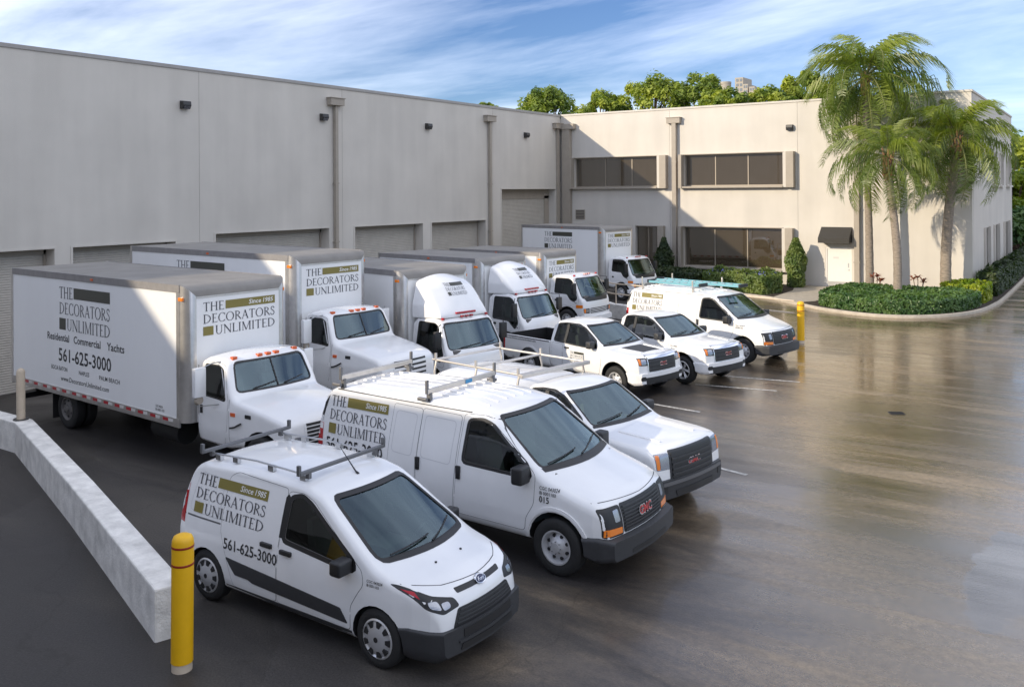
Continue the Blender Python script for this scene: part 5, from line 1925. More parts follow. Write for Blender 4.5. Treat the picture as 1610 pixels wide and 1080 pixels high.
def downspout(parent, P, z0, z1, w=0.17, box=True, jog=False):
    m = MB()
    m.box(0.02, 0.02 + w, -w / 2, w / 2, z0, z1 - 0.3)
    for zz in (z0 + 1.4, z0 + 4.3, z0 + 7.0):
        if zz < z1 - 1:
            m.box(0.015, 0.03 + w, -w / 2 - 0.04, w / 2 + 0.04, zz, zz + 0.05)
    m.v = [P(x, y, zz) for x, y, zz in m.v]
    o = m.build('downspout', M['trim'], parent)
    if box:
        h = MB()
        h.box(0.0, 0.30, -0.46, 0.40, z1 - 0.30, z1 + 0.02)
        h.box(0.0, 0.34, -0.50, 0.44, z1 + 0.02, z1 + 0.06)
        h.v = [P(x, y, zz) for x, y, zz in h.v]
        h.build('rain_head', M['trim'], o, bevel=0.01)
    return o


for y in (-20.42, -8.10, -0.52):
    downspout(wh, lambda a, b_, c, y=y: (a, y + b_, c), -1.2, 9.72)

# ---- office block ahead (plane Y = 0)
off = thing('office_building', 'two storey beige office block with bronze windows behind the palms', 'building', (0, 0, 0))
PB = lambda u, v, w: (u, w, v)
ax = 24.05
win_u = [(1.02, 6.95, 5.62, 7.49), (8.58, 14.60, 5.62, 7.49)]
win_l = [(5.35, 6.95, 0.10, 3.22), (8.52, 14.52, 0.88, 3.21)]
pdoor = (16.84, 18.20, 0.10, 2.24)
for a, b_ in ((0.03, 7.68), (7.68, 15.35), (15.35, ax)):
    hs = []
    ring = [(a + 0.008, -0.2)]
    for (u0, u1, z0, z1) in win_l + [pdoor]:
        if a < u0 < b_ and z0 < 0.2:
            ring += [(u0, -0.2), (u0, z1), (u1, z1), (u1, -0.2)]
    ring += [(b_ - 0.008, -0.2), (b_ - 0.008, HT - 0.10), (a + 0.008, HT - 0.10)]
    for (u0, u1, z0, z1) in win_u + [win_l[1]]:
        if a < u0 < b_:
            hs.append(rect(u0, u1, z0, z1))
    slab('wall_panel', 'wall', off, ring, hs, PB, 0.40)
for xj in (7.68, 15.35):
    bx('panel_joint', 'joint', off, xj - 0.012, xj + 0.012, 0.012, 0.10, -0.2, HT - 0.12)
bx('coping', 'wall', off, 0.045, ax + 0.05, -0.05, 0.45, HT - 0.10, HT + 0.01, 0.01)
bx('interior_block', 'interior', off, 0.5, ax - 0.45, 1.6, 20.5, -0.2, HT - 0.4)
slab('wall_panel', 'wall', off, rect(0.42, 20.6, -0.2, HT - 0.10),
     [rect(8.9, 10.6, 5.62, 7.5), rect(12.6, 14.3, 5.62, 7.5), rect(17.0, 19.0, 5.62, 7.5), rect(4.8, 7.0, 0.8, 3.2), rect(9.4, 11.8, 0.8, 3.2), rect(15.0, 18.4, 0.8, 3.2)],
     lambda u, v, w: (ax - w, u, v), 0.40)
bx('coping', 'wall', off, ax - 0.42, ax + 0.05, 0.452, 20.6, HT - 0.10, HT + 0.01, 0.01)
for (u0, u1, z0, z1) in ((8.9, 10.6, 5.62, 7.5), (12.6, 14.3, 5.62, 7.5), (17.0, 19.0, 5.62, 7.5), (4.8, 7.0, 0.8, 3.2), (9.4, 11.8, 0.8, 3.2), (15.0, 18.4, 0.8, 3.2)):
    w = bx('window', 'winframe', off, ax - 0.12, ax - 0.05, u0, u1, z0, z0 + 0.07)
    bx('frame_head', 'winframe', w, ax - 0.12, ax - 0.05, u0, u1, z1 - 0.07, z1)
    bx('pane', 'winglass', w, ax - 0.09, ax - 0.07, u0, u1, z0, z1)
    bx('mullion', 'winframe', w, ax - 0.065, ax - 0.04, (u0 + u1) / 2 - 0.03, (u0 + u1) / 2 + 0.03, z0 + 0.07, z1 - 0.07)
    bx('fin', 'wall', w, ax + 0.002, ax + 0.10, u0 - 0.22, u0 - 0.01, z0 - 0.05, z1 + 0.05)
    bx('fin', 'wall', w, ax + 0.002, ax + 0.10, u1 + 0.01, u1 + 0.22, z0 - 0.05, z1 + 0.05)
    bx('sill', 'wall', w, ax + 0.002, ax + 0.20, u0 - 0.22, u1 + 0.22, z0 - 0.16, z0 - 0.052)


def ribbon_window(u0, u1, z0, z1, panes, lf=0.20, rf=0.42):
    w = MB().box(u0, u1, 0.24, 0.31, z0, z0 + 0.07).box(u0, u1, 0.24, 0.31, z1 - 0.07, z1).box(u0, u0 + 0.07, 0.24, 0.31, z0 + 0.07, z1 - 0.07).box(u1 - 0.07, u1, 0.24, 0.31, z0 + 0.07, z1 - 0.07) \
        .build('window', M['winframe'], off)
    ed = [u0 + 0.07 + (u1 - u0 - 0.14) * t for t in panes]
    for i, (a, b_) in enumerate(zip(ed, ed[1:])):
        bx('pane', 'winglass', w, a + 0.03, b_ - 0.03, 0.285, 0.30, z0 + 0.07, z1 - 0.07)
        if i:
            bx('mullion', 'winframe', w, a - 0.03, a + 0.03, 0.245, 0.312, z0 + 0.07, z1 - 0.07)
    bx('blind_backing', 'interior', w, u0, u1, 0.34, 0.36, z0, z1)
    bx('fin', 'trim', w, u0 - lf, u0 - 0.003, -0.40, -0.003, z0 - 0.10, z1 + 0.03, 0.006)
    bx('fin', 'trim', w, u1 + 0.20, u1 + 0.20 + rf, -0.40, -0.003, z0 - 0.10, z1 + 0.03, 0.006)
    bx('fin_return', 'wall', w, u1 + 0.003, u1 + 0.198, -0.30, -0.003, z0 - 0.09, z1 + 0.02)
    bx('sill', 'trim', w, u0 - 0.003, u1 + 0.003, -0.36, 0.24, z0 - 0.10, z0 - 0.003)
    bx('head', 'trim', w, u0 - 0.003, u1 + 0.003, -0.10, -0.003, z1 + 0.003, z1 + 0.05)
    return w


ribbon_window(*win_u[0], (0, 0.36, 0.68, 1.0))
ribbon_window(*win_u[1], (0, 0.31, 0.645, 1.0))
ribbon_window(*win_l[1], (0, 0.31, 0.645, 1.0))
w0 = bx('window', 'winframe', off, win_l[0][0], win_l[0][1], 0.24, 0.31, 3.12, 3.218)
bx('pane', 'winglass', w0, win_l[0][0], win_l[0][1], 0.27, 0.29, 0.0, 3.12)
bx('mullion', 'winframe', w0, 6.1, 6.16, 0.25, 0.265, 0.0, 3.12)
bx('fin', 'trim', w0, 6.955, 7.35, -0.30, -0.003, -0.1, 3.25, 0.006)
bx('corner_filler', 'wall', off, -0.30, 0.29, 0.004, 0.36, -0.3, HT - 0.3)
# corner column, downspouts, vent, light
bx('corner_column', 'trim', off, 0.30, 0.86, -0.34, -0.004, -0.3, 9.38, 0.01)
bx('rain_head', 'trim', off, 0.10, 1.18, -0.40, -0.003, 9.383, 9.72, 0.01)
downspout(off, lambda a, b_, c: (8.05 + b_, -a, c), 0.05, 9.72, 0.26)
downspout(off, lambda a, b_, c: (18.52 + b_, -a, c), 0.05, 9.3, 0.26, box=False)
v = bx('vent_grille', 'trim', off, 1.12, 1.80, -0.05, -0.003, 3.58, 4.20)
for k in range(6):
    bx('louvre', 'bronze', v, 1.16, 1.76, -0.06, -0.052, 3.62 + 0.095 * k, 3.665 + 0.095 * k)
wall_light(off, lambda a, b_, c: (14.95 + b_, -a, c), 0, 8.87)
# entrance door with awning
pd = MB().box(pdoor[0], pdoor[0] + 0.07, 0.02, 0.14, 0.1, pdoor[3]).box(pdoor[1] - 0.07, pdoor[1], 0.02, 0.14, 0.1, pdoor[3]).box(pdoor[0] + 0.07, pdoor[1] - 0.07, 0.02, 0.14, pdoor[3] - 0.07, pdoor[3]) \
    .build('door_frame', M['whitedoor'], off)
lf = bx('door_leaf', 'whitedoor', pd, pdoor[0] + 0.075, pdoor[1] - 0.075, 0.05, 0.10, 0.12, pdoor[3] - 0.075)
bx('kick_plate', 'steel', pd, pdoor[0] + 0.10, pdoor[1] - 0.10, 0.04, 0.048, 0.14, 0.38)
bx('door_handle', 'steel', pd, pdoor[1] - 0.22, pdoor[1] - 0.14, -0.02, 0.048, 1.02, 1.06, 0.01)
bx('lock_plate', 'steel', pd, pdoor[1] - 0.21, pdoor[1] - 0.15, 0.04, 0.048, 1.15, 1.4)
bx('door_notice', 'tapewhite', pd, pdoor[0] + 0.38, pdoor[0] + 0.68, 0.043, 0.048, 1.62, 1.72)
aw = MB()
aw.add([(16.62, -0.02, 3.34), (18.24, -0.02, 3.34), (18.24, -0.75, 2.76), (16.62, -0.75, 2.76), (16.62, -0.75, 2.52), (18.24, -0.75, 2.52), (16.62, -0.02, 2.52), (18.24, -0.02, 2.52)],
       [(0, 1, 2, 3), (3, 2, 5, 4), (0, 3, 4, 6), (1, 7, 5, 2)])
ao = aw.build('awning', M['awning'], off)
bx('awning_bar', 'bronze', ao, 16.62, 18.24, -0.76, -0.73, 2.50, 2.525)
for x in (16.64, 18.22):
    m = MB()
    m.tube([(x, -0.02, 2.53), (x, -0.74, 2.53)], 0.015, 6)
    m.build('awning_arm', M['bronze'], ao)

# ---- pavements, kerbs and beds in front of the office
def kerb_line(name, pts, w=0.13, h=0.13, m='kerb', parent=None):
    q = MB()
    n = len(pts)
    L_, R_ = [], []
    for i, p in enumerate(pts):
        a, c = Vector(pts[max(i - 1, 0)]), Vector(pts[min(i + 1, n - 1)])
        d = (c - a).normalized()
        nn = Vector((-d.y, d.x)) * w / 2
        L_.append(Vector(p) + nn)
        R_.append(Vector(p) - nn)
    vs = []
    for l, r in zip(L_, R_):
        vs += [(l.x, l.y, -0.1), (l.x, l.y, h - 0.03), (l.x * 0.8 + r.x * 0.2, l.y * 0.8 + r.y * 0.2, h), (r.x * 0.8 + l.x * 0.2, r.y * 0.8 + l.y * 0.2, h), (r.x, r.y, h - 0.03), (r.x, r.y, -0.1)]
    fs = []
    for i in range(n - 1):
        for k in range(5):
            fs.append((i * 6 + k, i * 6 + k + 1, i * 6 + 6 + k + 1, i * 6 + 6 + k))
    fs += [(0, 1, 2, 3, 4, 5), tuple(range((n - 1) * 6, n * 6))]
    q.add(vs, fs)
    o = q.build(name, M[m], parent, smooth=50)
    return o


def smooth_line(ctrl, n=8):
    out = []
    P_ = [ctrl[0]] + ctrl + [ctrl[-1]]
    for i in range(1, len(P_) - 2):
        a, b_, c, d = [Vector(p) for p in P_[i - 1:i + 3]]
        for k in range(n):
            t = k / n
            out.append(tuple(0.5 * ((2 * b_) + (c - a) * t + (2 * a - 5 * b_ + 4 * c - d) * t * t + (3 * b_ - a - 3 * c + d) * t ** 3)))
    out.append(ctrl[-1])
    return out


K1 = smooth_line([(10.5, -4.9), (13.2, -5.5), (15.7, -6.4), (17.6, -8.0), (19.4, -9.5), (21.6, -10.3), (23.4, -9.6), (24.8, -7.4), (25.35, -4.0), (25.5, 2.0), (25.5, 26.0)], 6)
kerb_line('kerb', K1)
tag(bpy.data.objects['kerb'], kind='structure')
bed = MB()
ring = [(10.5, -0.02)] + list(K1) + [(24.06, 26.0), (24.06, -0.02)]
bed.add([(x, y, 0.085) for x, y in ring], [tuple(range(len(ring)))])
tag(bed.build('planting_ground', M['mulch']), kind='structure')
walk = MB()
walk.add([(15.25, -0.03, 0.10), (15.9, -3.0, 0.10), (15.95, -6.4, 0.10), (17.55, -7.9, 0.10), (18.15, -7.0, 0.10), (18.45, -4.5, 0.10), (18.5, -0.03, 0.10)], [(0, 1, 2, 3, 4, 5, 6)])
tag(walk.build('entrance_path', M['kerb']), kind='structure')
bx('storm_gap', 'asphalt', None, 2.0, 10.5, -0.5, -0.03, 0.0, 0.05)
tag(bpy.data.objects['storm_gap'], kind='structure')
bpy.data.objects['storm_gap'].name = 'wall_apron'

# ---- low concrete walls either side of the court
def low_wall(name, label, pts, w, h):
    q = MB()
    for a, b_ in zip(pts, pts[1:]):
        pass
    n = len(pts)
    L_, R_ = [], []
    for i, p in enumerate(pts):
        a, c = Vector(pts[max(i - 1, 0)]), Vector(pts[min(i + 1, n - 1)])
        d = (c - a).normalized()
        nn = Vector((-d.y, d.x)) * w / 2
        L_.append(Vector(p) + nn)
        R_.append(Vector(p) - nn)
    ring = R_ + L_[::-1]
    q.prism([tuple(v_) for v_ in ring], -1.3, h, 'xy')
    me = q.mesh(name, M['concrete'])
    bm = bmesh.new()
    bm.from_mesh(me)
    bmesh.ops.triangulate(bm, faces=bm.faces[:])
    for ax_ in range(60):
        pass
    bmesh.ops.bevel(bm, geom=[e for e in bm.edges if len(e.link_faces) == 2 and e.calc_face_angle(0) > 0.6], offset=0.025, segments=2, profile=0.5, affect='EDGES')
    bm.to_mesh(me)
    bm.free()
    return tag(link(name, me), label, 'wall')


low_wall('barrier_wall', 'weathered white concrete wall running diagonally past the yellow bollard', [(20.47, -43.56), (15.8, -41.95), (10.9, -40.35), (0.0, -40.3)], 0.36, 0.64)
low_wall('barrier_wall', 'grey concrete wall under the pipe railing behind the far trucks', [(20.2, -18.25), (12.2, -16.2), (9.0, -13.45), (0.0, -13.42)], 0.30, 0.60)

# pipe railing
rl = thing('pipe_railing', 'pale two bar pipe railing on the far concrete wall beside a truck', 'railing', (0, 0, 0))
P_ = [(9.6, -13.98), (12.2, -16.2), (20.55, -18.34)]
for z in (1.02, 1.45):
    m = MB()
    m.tube([(*p, z) for p in P_], 0.028, 8)
    m.build('rail', M['cream'], rl, smooth=40)
for x, y in ((9.6, -13.98), (11.0, -15.2), (12.4, -16.25), (14.9, -16.89), (17.5, -17.56)):
    m = MB()
    m.cyl((x, y, 0.58), (x, y, 1.45), 0.026, n=8)
    m.build('post', M['cream'], rl, smooth=40)


def bollard(label, x, y, h, r, tilt=0.0):
    o = thing('bollard', label, 'bollard', (x, y, 0), 0, None)
    o.rotation_euler = (0, tilt, 0)
    m = MB()
    m.lathe([(r, 0.10), (r, h - 0.10), (r * 0.96, h - 0.06), (r * 0.82, h - 0.02), (r * 0.5, h), (0, h + 0.005)], 24, axis='z')
    m.build('sleeve', M['yellow'], o, smooth=40)
    m = MB()
    m.lathe([(r * 0.93, -0.1), (r * 0.93, 0.11)], 24, axis='z')
    m.build('pipe', M['cream'], o, smooth=40)
    for z in (h - 0.14, h - 0.34):
        m = MB()
        m.lathe([(r + 0.002, z), (r + 0.004, z + 0.004), (r + 0.004, z + 0.022), (r + 0.002, z + 0.026)], 24, axis='z')
        m.build('reflective_band', M['redtape'], o, smooth=40)
    return o


bollard('tall yellow bollard at the near end of the white wall', 21.20, -43.92, 1.54, 0.122, 0.02)
bollard('yellow bollard at the end of the pipe railing beyond the far van', 20.80, -18.42, 1.46, 0.125)
o = thing('guard_post', 'slim cream painted post standing on the bend of the white wall', 'post', (10.75, -40.33, 0.63))
o.rotation_euler = (0.02, 0.035, 0)
m = MB()
m.lathe([(0.085, 0.0), (0.085, 1.02), (0.07, 1.07), (0.03, 1.10), (0, 1.105)], 16, axis='z')
m.build('pipe', M['cream'], o, smooth=40)
m = MB()
m.lathe([(0.16, 0.0), (0.15, 0.03), (0, 0.03)], 16, axis='z')
m.build('base_plate', M['bronze'], o, smooth=40)

# small flat drain cover in the drive
dc = thing('drain_cover', 'small dark drain cover set in the wet asphalt', 'drain cover', (25.62, -27.2, 0.0), 0.5)
bx('frame', 'bronze', dc, -0.17, 0.17, -0.13, 0.13, -0.02, 0.008)
for k in range(4):
    bx('bar', 'chassis', dc, -0.15, 0.15, -0.105 + 0.06 * k, -0.075 + 0.06 * k, 0.008, 0.016)


# ------------------------------------------------------------------ plants
def leaf_quads(pts, size, rng, flat=0.0, aspect=1.8):
    """pts: (position, outward normal) -> leaf-shaped quads"""
    vs, fs = [], []
    for p, n in pts:
        d = Vector((rng.gauss(0, 1), rng.gauss(0, 1), rng.gauss(0, 1)))
        nn = (n * (1.0 - flat) + d.normalized() * 0.8)
        if nn.length < 1e-4:
            nn = Vector((0, 0, 1))
        nn.normalize()
        t = nn.orthogonal().normalized()
        a = rng.uniform(0, 2 * PI)
        b_ = nn.cross(t)
        u = t * math.cos(a) + b_ * math.sin(a)
        w = nn.cross(u)
        s = size * rng.uniform(0.6, 1.3)
        k = len(vs)
        vs += [p - u * s, p + w * (s / aspect), p + u * s + nn * (-s * 0.25), p - w * (s / aspect)]
        fs.append((k, k + 1, k + 2, k + 3))
    return vs, fs


def leaf_mesh(name, pts, size, rng, m, parent, flat=0.0, aspect=1.8):
    vs, fs = leaf_quads(pts, size, rng, flat, aspect)
    me = bpy.data.meshes.new(name)
    me.from_pydata(vs, [], fs)
    me.materials.append(M[m])
    return link(name, me, parent)


def in_poly(x, y, poly):
    c = False
    n = len(poly)
    for i in range(n):
        (x0, y0), (x1, y1) = poly[i], poly[i - 1]
        if (y0 > y) != (y1 > y) and x < (x1 - x0) * (y - y0) / (y1 - y0) + x0:
            c = not c
    return c


def edge_dist(x, y, poly):
    best = 9e9
    n = len(poly)
    for i in range(n):
        a, b_ = Vector(poly[i - 1]), Vector(poly[i])
        d = b_ - a
        t = max(0, min(1, (Vector((x, y)) - a).dot(d) / max(d.length_squared, 1e-9)))
        best = min(best, (a + d * t - Vector((x, y))).length)
    return best


def hedge(name, label, poly, h, m, seed, leaf=0.075, dens=330, group=None, lumpy=0.12, core='hedgecore', cat='hedge'):
    rng = random.Random(seed)
    cx = sum(p[0] for p in poly) / len(poly)
    cy = sum(p[1] for p in poly) / len(poly)
    root = thing(name, label, cat, (cx, cy, 0.08), 0, group)
    P2 = [(x - cx, y - cy) for x, y in poly]
    xs, ys = [p[0] for p in P2], [p[1] for p in P2]

    def top(x, y):
        e = edge_dist(x, y, P2)
        b_ = h * (1 - math.exp(-e / 0.16) * 0.55)
        return b_ * (1 + lumpy * (math.sin(x * 2.3 + seed) * math.sin(y * 2.9 + seed * 2) + 0.5 * math.sin(x * 5.1) * math.cos(y * 4.7 + seed)))
    # solid dark core under the leaves
    st = 0.22
    g_ = MB()
    idx = {}
    i0, i1 = int(min(xs) / st) - 1, int(max(xs) / st) + 2
    j0, j1 = int(min(ys) / st) - 1, int(max(ys) / st) + 2
    ins = {(i, j) for i in range(i0, i1) for j in range(j0, j1) if in_poly((i + 0.5) * st, (j + 0.5) * st, P2) and edge_dist((i + 0.5) * st, (j + 0.5) * st, P2) > 0.20}
    vs, fs = [], []

    def vid(i, j, k):
        if (i, j, k) not in idx:
            idx[(i, j, k)] = len(vs)
            x, y = i * st, j * st
            vs.append((x, y, max(0.08, top(x, y) - 0.09) if k else -0.05))
        return idx[(i, j, k)]
    for i, j in ins:
        fs.append((vid(i, j, 1), vid(i + 1, j, 1), vid(i + 1, j + 1, 1), vid(i, j + 1, 1)))
        for (a, b_, n_) in (((i, j), (i + 1, j), (i, j - 1)), ((i + 1, j), (i + 1, j + 1), (i + 1, j)), ((i + 1, j + 1), (i, j + 1), (i, j + 1)), ((i, j + 1), (i, j), (i - 1, j))):
            if n_ not in ins:
                fs.append((vid(*a, 0), vid(*b_, 0), vid(*b_, 1), vid(*a, 1)))
    g_.add(vs, fs)
    g_.build('dark_core', M[core], root)
    pts = []
    A = abs(area2(P2)) / 2
    n = int(A * dens)
    while n > 0:
        x, y = rng.uniform(min(xs), max(xs)), rng.uniform(min(ys), max(ys))
        if in_poly(x, y, P2):
            n -= 1
            pts.append((Vector((x, y, top(x, y) + rng.uniform(-0.10, 0.05))), Vector((rng.uniform(-.4, .4), rng.uniform(-.4, .4), 1))))
    per = 0
    for i in range(len(P2)):
        a, b_ = Vector(P2[i - 1]), Vector(P2[i])
        d = b_ - a
        L_ = d.length
        nn = Vector((d.y, -d.x)).normalized() * (1 if area2(P2) > 0 else -1)
        for k in range(int(L_ * h * dens * 1.5)):
            t = rng.random()
            p = a + d * t + nn * rng.uniform(-0.08, 0.07)
            zz = rng.uniform(0.0, 1.0) * h * 0.98
            pts.append((Vector((p.x, p.y, zz)), Vector((nn.x, nn.y, 0.4))))
    leaf_mesh('leaves', pts, leaf, rng, m, root)
    return root


hedge('low_hedge', 'clipped dark green hedge mound round the feet of the palms',
      smooth_line([(18.5, -6.6), (18.75, -8.2), (19.8, -9.1), (21.7, -9.85), (23.2, -9.2), (24.45, -7.2), (24.85, -4.4), (23.9, -3.2), (21.5, -3.6), (19.6, -3.0), (18.7, -4.0), (18.5, -6.6)], 4)[:-1], 0.62, 'hedge', 3)
hedge('golden_hedge', 'bright yellow green clipped hedge beside the corner of the office',
      [(23.0, -2.9), (24.9, -3.9), (25.05, -2.2), (24.9, -0.8), (23.3, -0.7)], 0.80, 'hedgey', 5)
hedge('flower_hedge', 'loose light green shrub hedge with blue flowers before the lower window',
      [(11.5, -4.3), (13.6, -4.9), (15.2, -5.5), (15.6, -4.2), (15.2, -2.6), (12.6, -2.3), (11.3, -2.7)], 0.95, 'shrub', 8, 0.085, 300, lumpy=0.22)
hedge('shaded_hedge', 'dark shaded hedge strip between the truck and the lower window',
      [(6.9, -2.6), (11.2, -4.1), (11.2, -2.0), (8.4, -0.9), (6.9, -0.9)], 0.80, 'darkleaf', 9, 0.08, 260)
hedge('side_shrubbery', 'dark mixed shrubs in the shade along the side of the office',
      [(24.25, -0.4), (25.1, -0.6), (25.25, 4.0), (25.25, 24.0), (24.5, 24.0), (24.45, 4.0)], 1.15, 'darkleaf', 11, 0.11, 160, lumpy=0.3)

# little blue flowers on the flowering hedge
rng = random.Random(77)
fl = bpy.data.objects['flower_hedge']
vs, fs = leaf_quads([(Vector((rng.uniform(-1.8, 1.8), rng.uniform(-1.0, 0.6), rng.uniform(0.86, 1.06))), Vector((0, -0.4, 1))) for _ in range(160)], 0.035, rng, 0.2, 1.2)
me = bpy.data.meshes.new('flowers')
me.from_pydata(vs, [], fs)
me.materials.append(mat('blue_flower', (0.16, 0.18, 0.48), 0.6))
fo = link('flowers', me, fl)


def column_shrub(label, x, y, h, r, m, seed):
    rng = random.Random(seed)
    o = thing('column_shrub', label, 'shrub', (x, y, 0.08))
    MB().tube([(0, 0, 0), (0.03, 0, h * 0.5), (0, 0.02, h * 0.85)], 0.03, 6).build('stem', M['bark'], o)
    pts = []
    for _ in range(int(5200 * r * h / 1.2)):
        z = rng.random() ** 0.9
        a = rng.uniform(0, 2 * PI)
        rr = r * (0.45 + 0.55 * math.sin(PI * min(1, z * 0.8 + 0.15))) * (1 - 0.55 * max(0, z - 0.55) / 0.45) * rng.uniform(0.45, 1.08) * (1 + 0.2 * math.sin(7 * z + a * 2 + seed))
        pts.append((Vector((rr * math.cos(a), rr * math.sin(a), z * h)), Vector((math.cos(a), math.sin(a), 0.3))))
    leaf_mesh('leaves', pts, 0.085, rng, m, o)
    return o


column_shrub('tall sunlit column shrub between the lower window and the door', 15.55, -1.15, 2.65, 0.55, 'shrub', 21)
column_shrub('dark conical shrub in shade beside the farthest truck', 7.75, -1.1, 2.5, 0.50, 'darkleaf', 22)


def ti_plant(label, x, y, seed, z0=0.4):
    rng = random.Random(seed)
    o = thing('ti_plant', label, 'plant', (x, y, 0.08))
    m = MB()
    heads = []
    for k in range(4):
        a = rng.uniform(0, 2 * PI)
        p = Vector((0.22 * math.cos(a), 0.22 * math.sin(a), rng.uniform(0.75, 1.05)))
        m.tube([(p.x * 0.4, p.y * 0.4, 0), p], 0.018, 6)
        heads.append(p)
    m.build('stem', M['bark'], o)
    q = MB()
    for p in heads:
        for k in range(12):
            a = 2 * PI * k / 12 + rng.uniform(-.3, .3)
            el = rng.uniform(0.2, 1.1)
            L_ = rng.uniform(0.28, 0.42)
            d = Vector((math.cos(a) * math.cos(el), math.sin(a) * math.cos(el), math.sin(el)))
            sd = Vector((-math.sin(a), math.cos(a), 0)) * 0.045
            mid = p + d * L_ * 0.55
            tip = p + d * L_ + Vector((0, 0, -0.10))
            q.add([p, mid + sd, tip, mid - sd], [(0, 1, 2, 3)])
    q.build('leaves', M['redleaf'], o)
    return o


ti_plant('reddish ti plant between the two palms nearest the door', 20.25, -3.9, 31)
ti_plant('reddish ti plant between the middle and right palm trunks', 22.2, -4.0, 32)


# ---- queen palms
def frond_mesh(seed, L_=3.1, droop=1.0, m='frond'):
    rng = random.Random(seed)
    n = 15
    pts = []
    el = rng.uniform(0.9, 1.1)
    p = Vector((0, 0, 0))
    ang = 0.0
    for i in range(n + 1):
        pts.append(p.copy())
        t = i / n
        p = p + Vector((math.cos(ang), 0, math.sin(ang))) * (L_ / n)
        ang -= droop * (0.03 + 0.22 * t) 
    g_ = MB()
    g_.tube(pts, 0.03, 5, radii=[0.032 * (1 - 0.85 * i / n) for i in range(n + 1)], mi=1)
    k = 0
    cnt = 66
    for i in range(cnt):
        t = 0.14 + 0.86 * i / cnt
        f = t * n
        a = int(min(n - 1, f))
        c = pts[a].lerp(pts[a + 1], f - a)
        d = (pts[a + 1] - pts[a]).normalized()
        for s in (-1, 1):
            ll = 0.88 * math.sin(PI * min(1.0, 0.16 + 0.80 * t)) ** 0.7 * rng.uniform(0.75, 1.12) + 0.1
            out = Vector((0, s, 0)) * rng.uniform(0.5, 1.0) + d * 0.42 + Vector((0, 0, rng.uniform(-0.25, 0.45)))
            out.normalize()
            mid = c + out * ll * 0.34
            tip = mid + (out * 0.22 + Vector((rng.uniform(-.12, .12), 0, -0.95))).normalized() * ll * 0.74
            wd = d * 0.022 + Vector((0, 0, 0.008))
            g_.add([c - wd * 0.5, mid - wd, mid + wd, c + wd * 0.5, tip], [(0, 1, 2, 3), (1, 4, 2)])
    return g_.mesh('frond', [M[m], M['rachis']], recalc=False)


FR = [frond_mesh(100 + i, 2.9 + 0.25 * (i % 3), 0.95 + 0.18 * (i % 4), 'frond' if i % 3 else 'frondy') for i in range(6)]


def palm(label, x, y, pts, r0, r1, seed, nf, scale, young=0.35, boots=True):
    """pts: trunk centre line relative to the foot; crown at its end"""
    rng = random.Random(seed)
    o = thing('queen_palm', label, 'palm', (x, y, 0.05), 0, 'queen palms before the office')
    cl = smooth_line([Vector(p) for p in pts], 10)
    cl = [Vector(c) for c in cl]
    n = len(cl)
    g_ = MB()
    rad = []
    for i in range(n):
        t = i / (n - 1)
        rad.append((r0 + (r1 - r0) * t) * (1.12 if i == 0 else 1.0) * (1.035 if i % 2 else 0.975))
    g_.tube(cl, 0.1, 14, radii=rad)
    g_.build('trunk', M['trunk'], o, smooth=60)
    top = cl[-1]
    if boots:
        b_ = MB()
        for k in range(26):
            a = k * 2.4
            z = -1.15 + 1.25 * k / 26
            rr = r1 * 1.05
            p = top + Vector((rr * math.cos(a), rr * math.sin(a), z))
            q = p + Vector((0.10 * math.cos(a), 0.10 * math.sin(a), 0.34))
            b_.tube([p - Vector((0.03 * math.cos(a), 0.03 * math.sin(a), 0.08)), p + Vector((0.045 * math.cos(a), 0.045 * math.sin(a), 0.1)), q], 0.05, 5, radii=[0.07, 0.055, 0.02])
        b_.build('leaf_boots', M['boot'], o)
    for k in range(nf):
        t = k / (nf - 1)
        el = math.radians(82 - 126 * t ** 0.85 + rng.uniform(-8, 8))
        az = k * 2.39996 + rng.uniform(-0.25, 0.25)
        me = FR[(k + seed) % 6] if t > young else FR[((k + seed) % 2) * 3]
        f = link('frond', me, o)
        f.location = top + Vector((0.08 * math.cos(az), 0.08 * math.sin(az), 0.15 - 0.3 * t))
        f.rotation_euler = (Matrix.Rotation(az, 3, 'Z') @ Matrix.Rotation(-el, 3, 'Y') @ Matrix.Rotation(rng.uniform(-.25, .25), 3, 'X')).to_euler()
        s = scale * rng.uniform(0.85, 1.1) * (0.82 if t < 0.12 else 1.0)
        f.scale = (s, s, s)
    return o


palm('tallest palm with a straight grey trunk beside the entrance door', 19.60, -2.2, [(0, 0, 0), (-0.02, 0, 3), (-0.08, 0, 6), (-0.14, 0, 11.1)], 0.21, 0.14, 1, 36, 1.5)
palm('lower palm with a curved trunk standing nearest the kerb', 21.55, -5.6, [(0, 0, 0), (0.02, 0, 2.0), (-0.10, 0, 3.8), (-0.30, 0, 5.6), (-0.36, 0, 6.9)], 0.20, 0.15, 2, 25, 1.05)
palm('leaning palm with yellow green crown by the corner of the office', 23.0, -1.5, [(0, 0, 0), (0.05, 0, 2.4), (0.22, 0, 4.6), (0.45, 0, 6.4), (0.55, 0, 7.9)], 0.27, 0.18, 3, 30, 1.18, 0.45)


